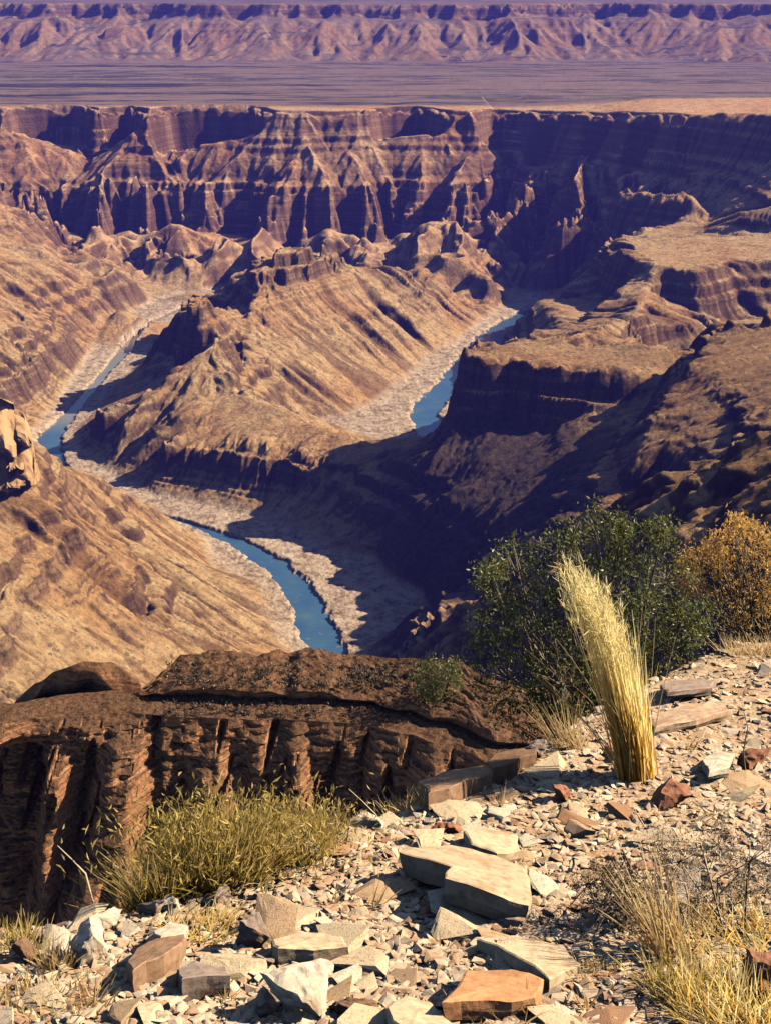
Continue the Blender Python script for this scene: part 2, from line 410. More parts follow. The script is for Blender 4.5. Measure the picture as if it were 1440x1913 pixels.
def height(x, y):
    x = x.astype(np.float32); y = y.astype(np.float32)
    b = base_z(x, y)
    wx = x + 6 * fbm(x / 50, y / 50, 3, 3); wy = y + 6 * fbm(x / 50, y / 50, 9, 3)
    def grad(e):
        return ((base_z(wx + e, wy) - base_z(wx - e, wy)) / (2 * e), (base_z(wx, wy + e) - base_z(wx, wy - e)) / (2 * e))
    sx, sy = grad(np.float32(7.0))
    s2x, s2y = grad(np.float32(26.0))
    b = 0.5 * b + 0.5 * base_z(wx, wy)
    slope = np.sqrt(sx * sx + sy * sy)
    slope2 = np.sqrt(s2x * s2x + s2y * s2y)
    fl2 = smooth(-496, -455, b)
    fl = smooth(-497, -480, b)                         # nothing eats into the valley floor
    top = smooth(0.04, 0.2, slope2)
    farw = smooth(2350, 2650, y)
    esc = smooth(4300, 4700, y)
    right = smooth(60, 200, x - 0.10 * (y - 1300)) * (1 - farw)
    H = b.copy()
    # low hills at the foot of the far wall
    hm = smooth(2150, 2350, y) * (1 - smooth(2620, 2760, y)) * smooth(-497, -470, b) * (1 - smooth(-420, -370, b))
    H += hm * (46 * (1 - 2.2 * np.abs(fbm(x / 95, y / 150, 91, 3))) - 20)
    coarse = gullies(x, y, s2x, s2y, (95, 48), (8, 5.5), 1)
    fine = gullies(x, y, s2x, s2y, (24, 11.5, 6), (3.4, 1.8, 0.8), 131)
    far_ = gullies(x, y, s2x, s2y, (165, 84, 40, 20), (26, 20, 11, 4), 301, 1.3) * (0.36 + 1.3 * smooth(-345, -385, b)) - 9
    es = gullies(x, y, s2x, s2y, (330, 170, 80, 40), (34, 20, 10, 5), 601)
    g = (coarse + fine) * (1 - farw) + far_ * farw * (1 - esc) + es * esc
    quiet = smooth(0, 40, x - 60) * smooth(300, 260, x) * smooth(1100, 1160, y) * smooth(1400, 1340, y)
    quiet = np.maximum(quiet, 0.3 * right)
    g = g * (1 - 0.7 * quiet)
    # long straight runnels on the left slope and on the right flank of the central ridge
    wl = smooth(-20, -60, x + 0.30 * (1000 - y)) * smooth(1330, 1250, y)
    wc = smooth(1430, 1520, y) * smooth(2300, 2200, y) * smooth(-150, -100, x)
    for w_, (ax, ay) in ((wl, (0.93, -0.37)), (wc, (0.75, -0.66))):
        al, ac = x * ax + y * ay, -x * ay + y * ax
        ac = ac + 4 * fbm(x / 70, y / 70, 23, 2)
        run = fbm(ac / 15, al / 210, 21, 5, 0.6) * 1.7
        big_ = np.minimum(0, fbm(ac / 26, al / 170, 27, 3) + 0.20)
        g = g + w_ * (5.0 * run * (0.5 + smooth(-0.3, 0.3, fbm(x / 75, y / 75, 33, 2))) + 24 * big_ - 0.55 * coarse - 0.6 * fine)
        fine = fine * (1 - 0.75 * w_) + w_ * (5.0 * run + 14 * big_)
    H += g * top * fl * (0.3 + 0.7 * fl2)
    # the rocky crest of the central ridge
    crest = smooth(-425, -400, b) * smooth(-330, -280, x) * smooth(-20, -60, x) * smooth(1600, 1680, y) * smooth(2200, 2120, y)
    H += 12 * crest * (0.7 + 0.6 * fbm(x / 40, y / 40, 29, 3))
    H += fl * (1.5 * fbm(x / 30, y / 30, 41, 4) + 0.9 * np.abs(fbm(x / 7, y / 7, 47, 3)) + 0.5 * fbm(x / 3, y / 3, 49, 2) + 3 * fbm(x / 120, y / 120, 43, 3) * top)
    cliffy = smooth(0.55, 0.95, slope)
    patch = smooth(-0.1, 0.4, fbm(x / 160, y / 160, 81, 3))
    k = np.maximum(cliffy * (0.25 + 0.75 * patch), 0.34 * right * smooth(0.2, 0.6, slope))
    k = np.maximum(k, farw * (0.05 * smooth(0.25, 0.7, slope) + 0.12 * smooth(-320, -285, b)))
    outcrop = smooth(0.05, 0.3, fbm(x / 110, y / 60, 35, 3)) * smooth(0.2, 0.4, slope2) * (1 - farw)
    k = np.maximum(k, 0.3 * outcrop * (1 - 0.95 * wl))
    k = np.maximum(k, 0.85 * crest)
    k = np.maximum(k, 0.1 * top) * fl
    H += k * strata(H, x, y)
    # nothing stands above the rim of the plain
    fr = smooth(2300, 2400, y + 0.55 * np.clip(x - 235, 0, 900)) * (1 - smooth(3300, 3400, y))
    cap = np.interp(x, [r[0] for r in RIMS], [r[2] for r in RIMS]) + 2.5 * fbm(x / 60, y / 60, 45, 3)
    H = np.where(fr > 0.5, np.minimum(H, cap), H)
    H = np.where(y > 4300, np.minimum(H, -60 + 3 * fbm(x / 90, y / 90, 46, 3) + 3 * np.clip((y - 5600) / 3000, 0, 2)), H)
    # rubble on the valley floor
    H += (1 - fl) * (1.9 * np.abs(fbm(x / 6, y / 6, 51, 4)) + 0.9 * fbm(x / 26, y / 26, 53, 3))
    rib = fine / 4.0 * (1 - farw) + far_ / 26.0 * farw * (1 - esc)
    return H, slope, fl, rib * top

RW_NEAR = [10, 11, 15, 14, 12, 11, 12, 10, 7, 4, 3, 3, 3.5, 6, 12, 9, 7, 6, 10, 5, 4, 4]
RW_FAR = [8, 13, 18, 22, 21, 17, 19, 17, 14, 10]
def terrain_patch(name, rows, cols, mat):
    R_, A_ = np.meshgrid(rows, cols, indexing='ij')
    x, y = R_ * np.tan(A_), R_ + 0 * A_
    H, slope, fl, rib = height(x, y)
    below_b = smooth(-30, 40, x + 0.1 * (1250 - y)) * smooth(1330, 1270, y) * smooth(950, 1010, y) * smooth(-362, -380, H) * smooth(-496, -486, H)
    brown_and_shade = smooth(0, 60, x - 0.02 * y) * smooth(1500, 1400, y) * (0.55 + 0.45 * smooth(-0.2, 0.25, fbm(x / 90, y / 90, 95, 3)))
    d = np.minimum(seg_dist_w(x, y, RIVER_NEAR, RW_NEAR), seg_dist_w(x, y, RIVER_FAR, RW_FAR))
    d = d + 0.40 * fbm(x / 14, y / 14, 57, 4) + 0.25 * fbm(x / 4, y / 4, 59, 2)
    cut = smooth(1.25, 0.8, d) * (1 - smooth(-480, -470, H))
    H = H * (1 - cut) + (-503.5) * cut
    nr, nc = R_.shape
    idx = np.arange(nr * nc).reshape(nr, nc)
    faces = np.stack([idx[:-1, :-1], idx[:-1, 1:], idx[1:, 1:], idx[1:, :-1]], -1).reshape(-1, 4)
    sand = np.maximum(1 - smooth(-498, -490, H), smooth(2.2, 1.3, d) * (1 - smooth(-490, -484, H)))
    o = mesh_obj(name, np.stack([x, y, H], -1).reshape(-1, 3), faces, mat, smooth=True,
                 attrs={'sand': ('POINT', sand), 'rib': ('POINT', rib), 'brown_and_shade': ('POINT', brown_and_shade), 'slope_shade': ('POINT', below_b)})
    return o

def seg_dist_w(x, y, line_, w):
    """distance to the river's centre line over its half width"""
    d = np.full(x.shape, 1e9, dtype=np.float32)
    for (a, b, wa, wb) in zip(line_[:-1], line_[1:], w[:-1], w[1:]):
        vx, vy = b[0] - a[0], b[1] - a[1]
        t = np.clip(((x - a[0]) * vx + (y - a[1]) * vy) / (vx * vx + vy * vy + 1e-9), 0, 1)
        q = np.hypot(x - a[0] - t * vx, y - a[1] - t * vy) / (wa + (wb - wa) * t)
        d = np.minimum(d, q)
    return d
# ------------------------------------------------------------------ materials
class Mat:
    """short hand for node trees"""
    def __init__(s, name, rough=0.9, spec=0.2):
        s.m = bpy.data.materials.new(name); s.m.use_nodes = True
        s.t = s.m.node_tree; s.b = s.t.nodes['Principled BSDF']
        s.b.inputs['Roughness'].default_value = rough
        s.b.inputs['Specular IOR Level'].default_value = spec
    def n(s, typ, **kw):
        nd = s.t.nodes.new('ShaderNode' + typ)
        for k, v in kw.items():
            if k.startswith('i_'):
                nd.inputs[k[2:].replace('_', ' ')].default_value = v
            else: setattr(nd, k, v)
        return nd
    def link(s, a, b): s.t.links.new(a, b)
    def _set(s, sock, v):
        if hasattr(v, 'is_linked') or isinstance(v, bpy.types.NodeSocket): s.link(v, sock)
        else: sock.default_value = v
    def math(s, op, a, b=0.0, c=0.0, clamp=False):
        nd = s.n('Math', operation=op, use_clamp=clamp)
        s._set(nd.inputs[0], a); s._set(nd.inputs[1], b); s._set(nd.inputs[2], c)
        return nd.outputs[0]
    def mix(s, f, a, b, mode='MIX'):
        nd = s.n('Mix', data_type='RGBA', blend_type=mode)
        s._set(nd.inputs[0], f)
        for k, v in ((6, a), (7, b)):
            if isinstance(v, tuple): v = v if len(v) == 4 else v + (1,)
            s._set(nd.inputs[k], v)
        return nd.outputs[2]
    def noise(s, vec, scale, detail=4, rough=0.55, dist=0.0):
        nd = s.n('TexNoise'); nd.inputs['Scale'].default_value = scale; nd.inputs['Detail'].default_value = detail
        nd.inputs['Roughness'].default_value = rough; nd.inputs['Distortion'].default_value = dist
        s.link(vec, nd.inputs['Vector']); return nd.outputs[0]
    def vscale(s, vec, sx, sy, sz):
        nd = s.n('VectorMath', operation='MULTIPLY'); s.link(vec, nd.inputs[0]); nd.inputs[1].default_value = (sx, sy, sz)
        return nd.outputs[0]
    def ramp(s, f, stops, interp='LINEAR'):
        nd = s.n('ValToRGB'); r = nd.color_ramp; r.interpolation = interp
        while len(r.elements) < len(stops): r.elements.new(0.5)
        for e, (p, c) in zip(r.elements, stops):
            e.position = p; e.color = c if len(c) == 4 else tuple(c) + (1,)
        s.link(f, nd.inputs[0]); return nd.outputs[0]
    def step(s, f, a, b):
        nd = s.n('MapRange', interpolation_type='SMOOTHSTEP'); s.link(f, nd.inputs[0])
        nd.inputs[1].default_value = a; nd.inputs[2].default_value = b; return nd.outputs[0]
    def attr(s, name):
        nd = s.n('Attribute', attribute_name=name); return nd.outputs['Fac']
    def pos(s): return s.n('NewGeometry').outputs['Position']
    def nz(s):
        g = s.n('NewGeometry'); sep = s.n('SeparateXYZ'); s.link(g.outputs['Normal'], sep.inputs[0]); return sep.outputs[2]
    def sep(s, vec):
        sp = s.n('SeparateXYZ'); s.link(vec, sp.inputs[0]); return sp.outputs
    def bump(s, h, strength, dist):
        nd = s.n('Bump'); nd.inputs['Strength'].default_value = strength; nd.inputs['Distance'].default_value = dist
        s.link(h, nd.inputs['Height']); s.link(nd.outputs[0], s.b.inputs['Normal'])
    def color(s, c):
        if isinstance(c, tuple): s.b.inputs['Base Color'].default_value = c if len(c) == 4 else c + (1,)
        else: s.link(c, s.b.inputs['Base Color'])
        return s.m

def canyon_material():
    M = Mat('canyon_rock', 0.95, 0.1)
    p = M.pos(); X, Y, Zc = M.sep(p)
    nz = M.nz()
    big = M.noise(p, 0.006, 4)
    mid = M.noise(p, 0.045, 5, 0.6)
    fine = M.noise(p, 0.35, 4, 0.65)
    # beds: bands of colour by height, a little wavy
    zz = M.math('MULTIPLY_ADD', big, 26.0, Zc)
    cmb = M.n('CombineXYZ'); M.link(M.math('MULTIPLY', zz, 0.075), cmb.inputs[2])
    band = M.noise(cmb.outputs[0], 1.0, 5, 0.7)
    rock = M.ramp(band, ((0.28, (0.11, 0.058, 0.04)), (0.42, (0.27, 0.16, 0.095)), (0.52, (0.16, 0.092, 0.062)), (0.62, (0.36, 0.225, 0.135)), (0.75, (0.21, 0.12, 0.075))))
    rock = M.mix(M.step(fine, 0.35, 0.7), M.mix(1.0, rock, (0.62, 0.58, 0.6), 'MULTIPLY'), rock)
    scree = M.ramp(mid, ((0.3, (0.34, 0.21, 0.115)), (0.5, (0.47, 0.315, 0.17)), (0.7, (0.54, 0.39, 0.23))))
    scree = M.mix(M.step(big, 0.42, 0.62), scree, M.mix(1.0, scree, (0.95, 0.83, 0.74), 'MULTIPLY'))
    grit = M.noise(p, 0.14, 6, 0.75)
    scree = M.mix(1.0, scree, M.ramp(grit, ((0.36, (0.45, 0.41, 0.42)), (0.47, (0.88, 0.86, 0.86)), (0.6, (1.12, 1.1, 1.06)))), 'MULTIPLY')
    scree = M.mix(0.28, scree, M.mix(1.0, scree, M.ramp(band, ((0.36, (0.45, 0.4, 0.4)), (0.5, (1.1, 1.1, 1.1)), (0.6, (0.7, 0.62, 0.58)), (0.68, (1.2, 1.2, 1.2)))), 'MULTIPLY'))
    flat = M.step(nz, 0.5, 0.84)
    c = M.mix(flat, rock, scree)
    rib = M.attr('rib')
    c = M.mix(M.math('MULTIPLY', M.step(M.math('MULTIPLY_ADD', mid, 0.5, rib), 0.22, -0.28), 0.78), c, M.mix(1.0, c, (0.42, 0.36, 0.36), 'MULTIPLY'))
    # scattered scrub and boulders as dark specks
    vo = M.n('TexVoronoi', feature='F1'); M.link(p, vo.inputs['Vector']); vo.inputs['Scale'].default_value = 0.16
    vo2 = M.n('TexVoronoi', feature='F1'); M.link(p, vo2.inputs['Vector']); vo2.inputs['Scale'].default_value = 0.33
    sp2 = M.math('LESS_THAN', vo2.outputs['Distance'], M.math('MULTIPLY_ADD', grit, 0.9, -0.24))
    c = M.mix(M.math('MULTIPLY', sp2, 0.4), c, (0.09, 0.06, 0.045))
    speck = M.math('MULTIPLY', M.math('LESS_THAN', vo.outputs['Distance'], 0.27), M.step(mid, 0.42, 0.6))
    c = M.mix(M.math('MULTIPLY', speck, 0.6), c, (0.075, 0.062, 0.04))
    # right wall: browner rock, its shade painted into the colour, strongest on steep faces
    c = M.mix(M.attr('brown_and_shade'), c, M.mix(1.0, c, M.mix(M.step(nz, 0.6, 0.9), (0.30, 0.27, 0.29), (0.66, 0.60, 0.55)), 'MULTIPLY'))
    c = M.mix(M.attr('slope_shade'), c, M.mix(M.step(grit, 0.35, 0.65), (0.035, 0.026, 0.024), (0.105, 0.07, 0.05)))  # shade of the slope below mesa B, painted in as near-black brown
    # sand and rubble of the valley floor
    sand = M.ramp(M.noise(p, 0.10, 7, 0.78), ((0.36, (0.13, 0.085, 0.065)), (0.45, (0.36, 0.26, 0.19)), (0.54, (0.54, 0.405, 0.31)), (0.66, (0.66, 0.53, 0.43))))
    c = M.mix(M.attr('sand'), c, sand)
    # the plain and the escarpment beyond it: pinkish, with dark low scrub in long streaks
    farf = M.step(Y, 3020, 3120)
    sv = M.vscale(p, 0.0007, 0.0052, 0.0)
    st = M.math('MULTIPLY_ADD', M.math('SUBTRACT', M.noise(M.vscale(p, 0.006, 0.02, 0.0), 1.0, 5, 0.7), 0.5), 0.45, M.noise(sv, 1.0, 5, 0.65))
    plain = M.ramp(st, ((0.36, (0.05, 0.04, 0.04)), (0.42, (0.25, 0.18, 0.135)), (0.5, (0.36, 0.25, 0.18)), (0.55, (0.20, 0.175, 0.14)), (0.6, (0.07, 0.055, 0.05)), (0.66, (0.38, 0.27, 0.19))))
    c = M.mix(M.math('MULTIPLY', farf, M.step(nz, 0.93, 0.985)), c, plain)
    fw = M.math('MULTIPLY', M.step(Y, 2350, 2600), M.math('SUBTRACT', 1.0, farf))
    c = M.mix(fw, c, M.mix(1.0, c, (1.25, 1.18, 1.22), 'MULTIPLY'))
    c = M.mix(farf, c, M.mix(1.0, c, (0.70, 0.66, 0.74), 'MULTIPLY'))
    M.bump(M.noise(p, 0.22, 8, 0.72), 1.0, 3.0)
    return M.color(c)

def water_material():
    M = Mat('river_water', 0.12, 0.5)
    p = M.pos()
    n = M.noise(p, 0.02, 3)
    M.bump(M.noise(p, 1.2, 3), 0.15, 0.15)
    X, Y, Zc = M.sep(p)
    deep = M.ramp(n, ((0.38, (0.035, 0.10, 0.22)), (0.58, (0.05, 0.125, 0.22)), (0.72, (0.09, 0.16, 0.18))))
    shallow = M.math('MULTIPLY', M.step(Y, 1590, 1680), M.step(X, -60, -120))
    c = M.mix(M.math('MULTIPLY', shallow, 0.8), deep, (0.27, 0.25, 0.21))
    riff = M.noise(M.vscale(p, 0.10, 0.25, 0.0), 1.0, 5, 0.7)
    c = M.mix(M.math('MULTIPLY', M.step(riff, 0.60, 0.72), 0.55), c, (0.42, 0.46, 0.46))
    c = M.mix(M.math('MULTIPLY', M.step(M.noise(p, 0.07, 4, 0.6), 0.5, 0.75), 0.4), c, (0.11, 0.14, 0.11))
    return M.color(c)

MAT_CANYON = canyon_material()
MAT_WATER = water_material()

# ------------------------------------------------------------------ land and water
def spaced(stops):
    out = []
    for (a, n), (b, _) in zip(stops[:-1], stops[1:]):
        out.append(np.linspace(a, b, n, endpoint=False))
    return np.concatenate(out + [[stops[-1][0]]])
deg = math.radians
COLS = spaced(((deg(-32), 40), (deg(-18.5), QC), (deg(18.5), 110), (deg(42), 0)))
COLS_F = spaced(((deg(-24), 30), (deg(-18), int(QC * 0.8)), (deg(18), 40), (deg(26), 0)))
ROWS = spaced(((300, 20), (520, int(0.17 * QR)), (900, int(0.27 * QR)), (1400, int(0.22 * QR)), (2050, int(0.13 * QR)), (2680, int(0.19 * QR)), (3080, 6), (3150, 0)))
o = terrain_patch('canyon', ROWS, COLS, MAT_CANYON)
tag(o, 'deep eroded canyon with brown and tan layered slopes around a winding river', 'canyon', kind='structure')
ROWS_F = spaced(((3150, 30), (4500, int(0.18 * QR)), (5750, 10), (7000, 12), (22000, 0)))
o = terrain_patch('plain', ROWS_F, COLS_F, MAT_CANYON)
tag(o, 'pale pink desert plain with a long hazy escarpment behind it', 'plain', kind='structure')
print('terrain', round(time.time() - T0, 1))

def ribbon(name, L, Wd, label, zoff=0.0):
    L = np.array(L)[:, :2]
    # finer centre line
    t = np.arange(len(L)); tt = np.linspace(0, len(L) - 1, len(L) * 6)
    C = np.stack([np.interp(tt, t, L[:, k]) for k in (0, 1)], -1)
    W_ = np.interp(tt, t, Wd) * 1.5
    T = np.gradient(C, axis=0); T /= np.linalg.norm(T, axis=1)[:, None]
    N = np.stack([-T[:, 1], T[:, 0]], -1)
    us = np.linspace(-1, 1, 9)
    V = np.stack([np.concatenate([C + N * (W_ * u)[:, None], np.full((len(C), 1), ZR + zoff)], 1) for u in us], 1)
    n = len(C)
    idx = np.arange(n * 9).reshape(n, 9)
    faces = np.stack([idx[:-1, :-1], idx[:-1, 1:], idx[1:, 1:], idx[1:, :-1]], -1).reshape(-1, 4)
    o = mesh_obj(name, V.reshape(-1, 3), faces, MAT_WATER, smooth=True)
    return tag(o, label, 'river', kind='structure')
ribbon('river', RIVER_NEAR, RW_NEAR, 'narrow blue river winding along the canyon floor below the left slope')
ribbon('river', RIVER_FAR, RW_FAR, 'broad blue river reach between pale sand banks behind the shaded mesa', 0.02)
# ------------------------------------------------------------------ the rock ledge below the viewpoint
def ledge_material():
    M = Mat('ledge_rock', 0.95, 0.1)
    p = M.pos(); nz = M.nz()
    X, Y, Zc = M.sep(p)
    n = M.noise(p, 0.5, 5, 0.6); f = M.noise(p, 3.0, 5, 0.7)
    cmb = M.n('CombineXYZ'); M.link(M.math('MULTIPLY_ADD', n, 0.8, Zc), cmb.inputs[2])
    band = M.noise(cmb.outputs[0], 1.1, 5, 0.7)
    c = M.ramp(band, ((0.3, (0.21, 0.105, 0.068)), (0.45, (0.50, 0.255, 0.15)), (0.52, (0.32, 0.165, 0.10)), (0.6, (0.54, 0.295, 0.175)), (0.72, (0.38, 0.20, 0.12))))
    cm2 = M.n('CombineXYZ'); M.link(M.math('MULTIPLY_ADD', n, 0.5, Zc), cm2.inputs[2]); M.link(M.math('MULTIPLY', X, 0.05), cm2.inputs[0])
    b2 = M.noise(cm2.outputs[0], 5.0, 4, 0.65)
    c = M.mix(1.0, c, M.ramp(b2, ((0.36, (0.42, 0.38, 0.37)), (0.46, (1.0, 0.98, 0.95)), (0.56, (0.7, 0.66, 0.64)), (0.64, (1.2, 1.12, 1.02)))), 'MULTIPLY')
    c = M.mix(1.0, c, M.ramp(f, ((0.33, (0.4, 0.36, 0.36)), (0.5, (0.9, 0.88, 0.86)), (0.68, (1.2, 1.15, 1.05)))), 'MULTIPLY')
    topc = M.ramp(f, ((0.34, (0.035, 0.024, 0.016)), (0.45, (0.10, 0.055, 0.035)), (0.58, (0.19, 0.10, 0.062)), (0.7, (0.10, 0.066, 0.038))))
    c = M.mix(M.step(nz, 0.55, 0.85), c, topc)
    M.bump(M.math('ADD', f, b2), 0.9, 0.22)
    return M.color(c)
MAT_LEDGE = ledge_material()

def build_ledge():
    rs = np.random.RandomState(4)
    path = [(-520, 1405), (-300, 1385), (-120, 1365), (0, 1350), (100, 1338), (180, 1330), (260, 1332), (330, 1337), (420, 1341), (520, 1345), (620, 1350), (700, 1356), (780, 1374), (850, 1398), (930, 1428), (1010, 1440), (1150, 1445)]
    RZ = -46.1
    pts = np.array([P(a, b, z=RZ) for a, b in path])
    xs = np.arange(-40, 14, 0.1)
    yr = np.interp(xs, pts[:, 0], pts[:, 1])
    yr = yr + 0.5 * fbm(xs / 2.3, xs * 0, 5, 4)
    px_of = lambda px: (px - 720) / F * 93.0
    def buttress(d):
        """how far the buttresses stand out at depth d: each widens, leans and merges in its own way"""
        r = np.full_like(xs, -0.25)
        wob = 0.5 * fbm(xs / 1.1, xs * 0 + d / 3.5, 83, 3) + 0.9 * fbm(xs / 4, xs * 0 + d / 9, 85, 2)
        for c, w, a, d0, lean, grow in BUT:
            cc = (c + lean * d - 720) / F * 93.0
            ww = (w / F * 93.0) * (0.55 + 0.45 * smooth(d0 - 0.5, d0 + 5, d)) * (1 + grow * d / 10)
            t = np.clip(1 - np.abs(xs + 0.45 * wob - cc) / ww, 0, 1)
            r = np.maximum(r, a * smooth(0, 0.75, t) * smooth(d0 - 0.3, d0 + 2.2, d) * (0.6 + 0.11 * d))
        return r + 0.35 * wob * smooth(0, 1.5, d)
    BUT = ((112, 44, 2.2, 1.6, -4, .1), (236, 70, 3.4, 0.5, -4, .5), (300, 24, 0.7, 0.2, 1, 0), (396, 60, 2.3, 1.0, -1, .3), (470, 26, 0.6, 0.1, 0, 0), (552, 44, 2.3, 0.3, -2, .7), (640, 50, 1.1, 1.4, 2, .2), (700, 30, 1.5, 0.2, 0, .3), (800, 60, 2.0, 0.3, 0, .3), (905, 60, 1.6, 0.5, 0, .3))
    tier = smooth(px_of(205), px_of(300), xs) * (0.75 + 0.5 * fbm(xs / 2.2, xs * 0, 87, 3)) * (1 - 0.5 * smooth(px_of(560), px_of(760), xs))            # the upper bed starts right of the knob
    back = np.interp(xs, [px_of(a) for a in (-500, 0, 240, 300, 600, 900, 1200)], [1.0, 1.0, 2.6, 7.2, 8.0, 8.5, 8.5])
    lift = np.interp(xs, [px_of(a) for a in (-500, 200, 300, 700, 870, 1000)], [-0.55, -0.35, 0.1, 0.5, 1.5, 0.6])
    rows = []
    N = lambda s: fbm(xs / 1.7 + 0.11 * s, xs * 0 + s * 0.31, 61, 4)
    def row(off, z): rows.append(np.stack([xs, yr - off, z + 0 * xs], -1))
    row(-back - 3.0, -66.0); row(-back - 1.0, RZ - 3.0); row(-back - 0.2, RZ + 0.5 + lift)
    row(-back + 0.4, RZ + 0.95 * tier + lift + 0.1 * N(1))
    for k in range(1, 40):
        t = k / 40
        row(-back * (1 - t) - 2.3 * t + 0.3 * N(2 + 0.4 * k), RZ + (1.15 - 0.1 * t) * tier + lift * (1 - 0.6 * t) + 0.3 * N(12 + 0.4 * k) + 0.16 * fbm(xs / 0.55, xs * 0 + k * 0.42, 67, 3) + 0.28 * np.clip(fbm(xs / 0.8, xs * 0 + k * 0.3, 97, 3) - 0.12, 0, 1))
    row(-2.1 + 0.45 * N(30), RZ + 1.0 * tier + 0.25 * lift)
    row(-2.2 + 0.45 * N(30), RZ + 0.8 * tier + 0.2 * lift)
    row(-2.9 + 0.4 * N(31), RZ + 0.62 * tier)
    row(-2.8 + 0.4 * N(31), RZ + 0.25 * tier)
    row(-2.2 + 0.3 * N(32), RZ + 0.12)
    for k in range(1, 6):
        row(-2.2 * (1 - k / 6) + 0.25 * N(40 + k), RZ + 0.1 * (1 - k / 6) + 0.2 * N(50 + k) + 0.10 * fbm(xs / 0.5, xs * 0 + k * 0.9, 69, 3))
    nz_ = 190
    edges = np.cumsum(rs.uniform(0.16, 0.55, 80))
    for k in range(nz_):
        d = 17.0 * (k / (nz_ - 1)) ** 1.15
        seg = hash2(np.floor(xs / 3.1 + 0.8 * fbm(xs / 1.3, xs * 0, 19, 3)), xs * 0, 14)
        dw = d + 0.55 * fbm(xs / 5, xs * 0, 77, 3) + 0.35 * seg
        li = np.searchsorted(edges, dw)
        lo = np.where(li > 0, edges[np.maximum(li - 1, 0)], 0.0); fr = (dw - lo) / (edges[np.minimum(li, 79)] - lo + 1e-6)
        hi_ = edges[np.minimum(li, 79)]
        jw = 0.5 + 1.6 * hash2(li, li * 0, 15)
        joint = hash2(np.floor((xs + 0.35 * fbm(xs / 0.6, xs * 0, 17, 2)) / jw + hash2(li, li * 0, 5) * 9), li, 8)
        steps = 0.36 * (lo + (hi_ - lo) * smooth(0.75, 1.0, fr)) + 0.10 * smooth(0, 2, d) + 1.1 * smooth(0.0, 1.6, d)
        prot = 1.3 * fbm(xs / 2.6, xs * 0 + d / 2.6, 65, 4) + 0.55 * fbm(xs / 1.5, xs * 0 + d / 0.4, 66, 4) + 0.5 * (joint - 0.5) * smooth(-0.2, 0.4, fbm(xs / 3, xs * 0 + d / 2, 63, 2)) - 1.2 * smooth(0.22, 0.5, fbm(xs / 0.9 + 0.3 * d, xs * 0 + d / 4.5, 68, 3))
        b = buttress(d) - 0.5 * smooth(0.1, 1.5, d) - 4.2 * smooth(px_of(95), px_of(50), xs) * smooth(0.6, 2.6, d)
        row(steps + 0.8 * b + prot * smooth(0, 0.9, d + 0.1), RZ - d)
    V = np.stack(rows, 0)
    nr, nc = V.shape[:2]
    idx = np.arange(nr * nc).reshape(nr, nc)
    faces = np.stack([idx[:-1, :-1], idx[1:, :-1], idx[1:, 1:], idx[:-1, 1:]], -1).reshape(-1, 4)
    o = mesh_obj('rock_ledge', V.reshape(-1, 3), faces, MAT_LEDGE, smooth=False)
    tag(o, 'brown rock ledge with a broken layered cliff below the viewpoint', 'rock ledge', kind='structure')
build_ledge()
def hull_of(points):
    bm = bmesh.new()
    vs = [bm.verts.new(p) for p in points]
    bmesh.ops.convex_hull(bm, input=vs)
    for v in [v for v in bm.verts if not v.link_faces]: bm.verts.remove(v)
    bmesh.ops.triangulate(bm, faces=bm.faces[:])
    bm.verts.index_update()
    r = (np.array([v.co[:] for v in bm.verts]), np.array([[v.index for v in f.verts] for f in bm.faces]))
    bm.free()
    return r

# ------------------------------------------------------------------ rocks
def hull(points):
    bm = bmesh.new()
    vs = [bm.verts.new(p) for p in points]
    r = bmesh.ops.convex_hull(bm, input=vs)
    for v in [v for v in bm.verts if not v.link_faces]: bm.verts.remove(v)
    bmesh.ops.triangulate(bm, faces=bm.faces[:])
    bm.normal_update()
    bm.verts.index_update()
    V = np.array([v.co[:] for v in bm.verts]); Fc = np.array([[v.index for v in f.verts] for f in bm.faces])
    bm.free()
    return V, Fc

def rock_shape(rs, sx, sy, sz, n=16, slab=0.0):
    """a broken angular rock: a block cut by random planes; slab near 1 gives a flat stone"""
    p = rs.uniform(-1, 1, size=(n * 5, 3))
    keep = np.ones(len(p), bool)
    for _ in range(9):
        d = rs.normal(size=3); d[2] *= (1 - 0.8 * slab); d /= np.linalg.norm(d)
        keep &= p @ d < rs.uniform(0.5, 0.85)
    p = p[keep]
    p[:, 2] = np.sign(p[:, 2]) * np.abs(p[:, 2]) ** (1 - 0.75 * slab)
    p[:, 0] += 0.3 * p[:, 1] * rs.uniform(-1, 1)
    p /= np.abs(p).max(0)
    if len(p) > n + 6: p = p[np.argsort(-np.linalg.norm(p, axis=1))[:n + 6]]
    return hull(p * np.array([sx, sy, sz]))

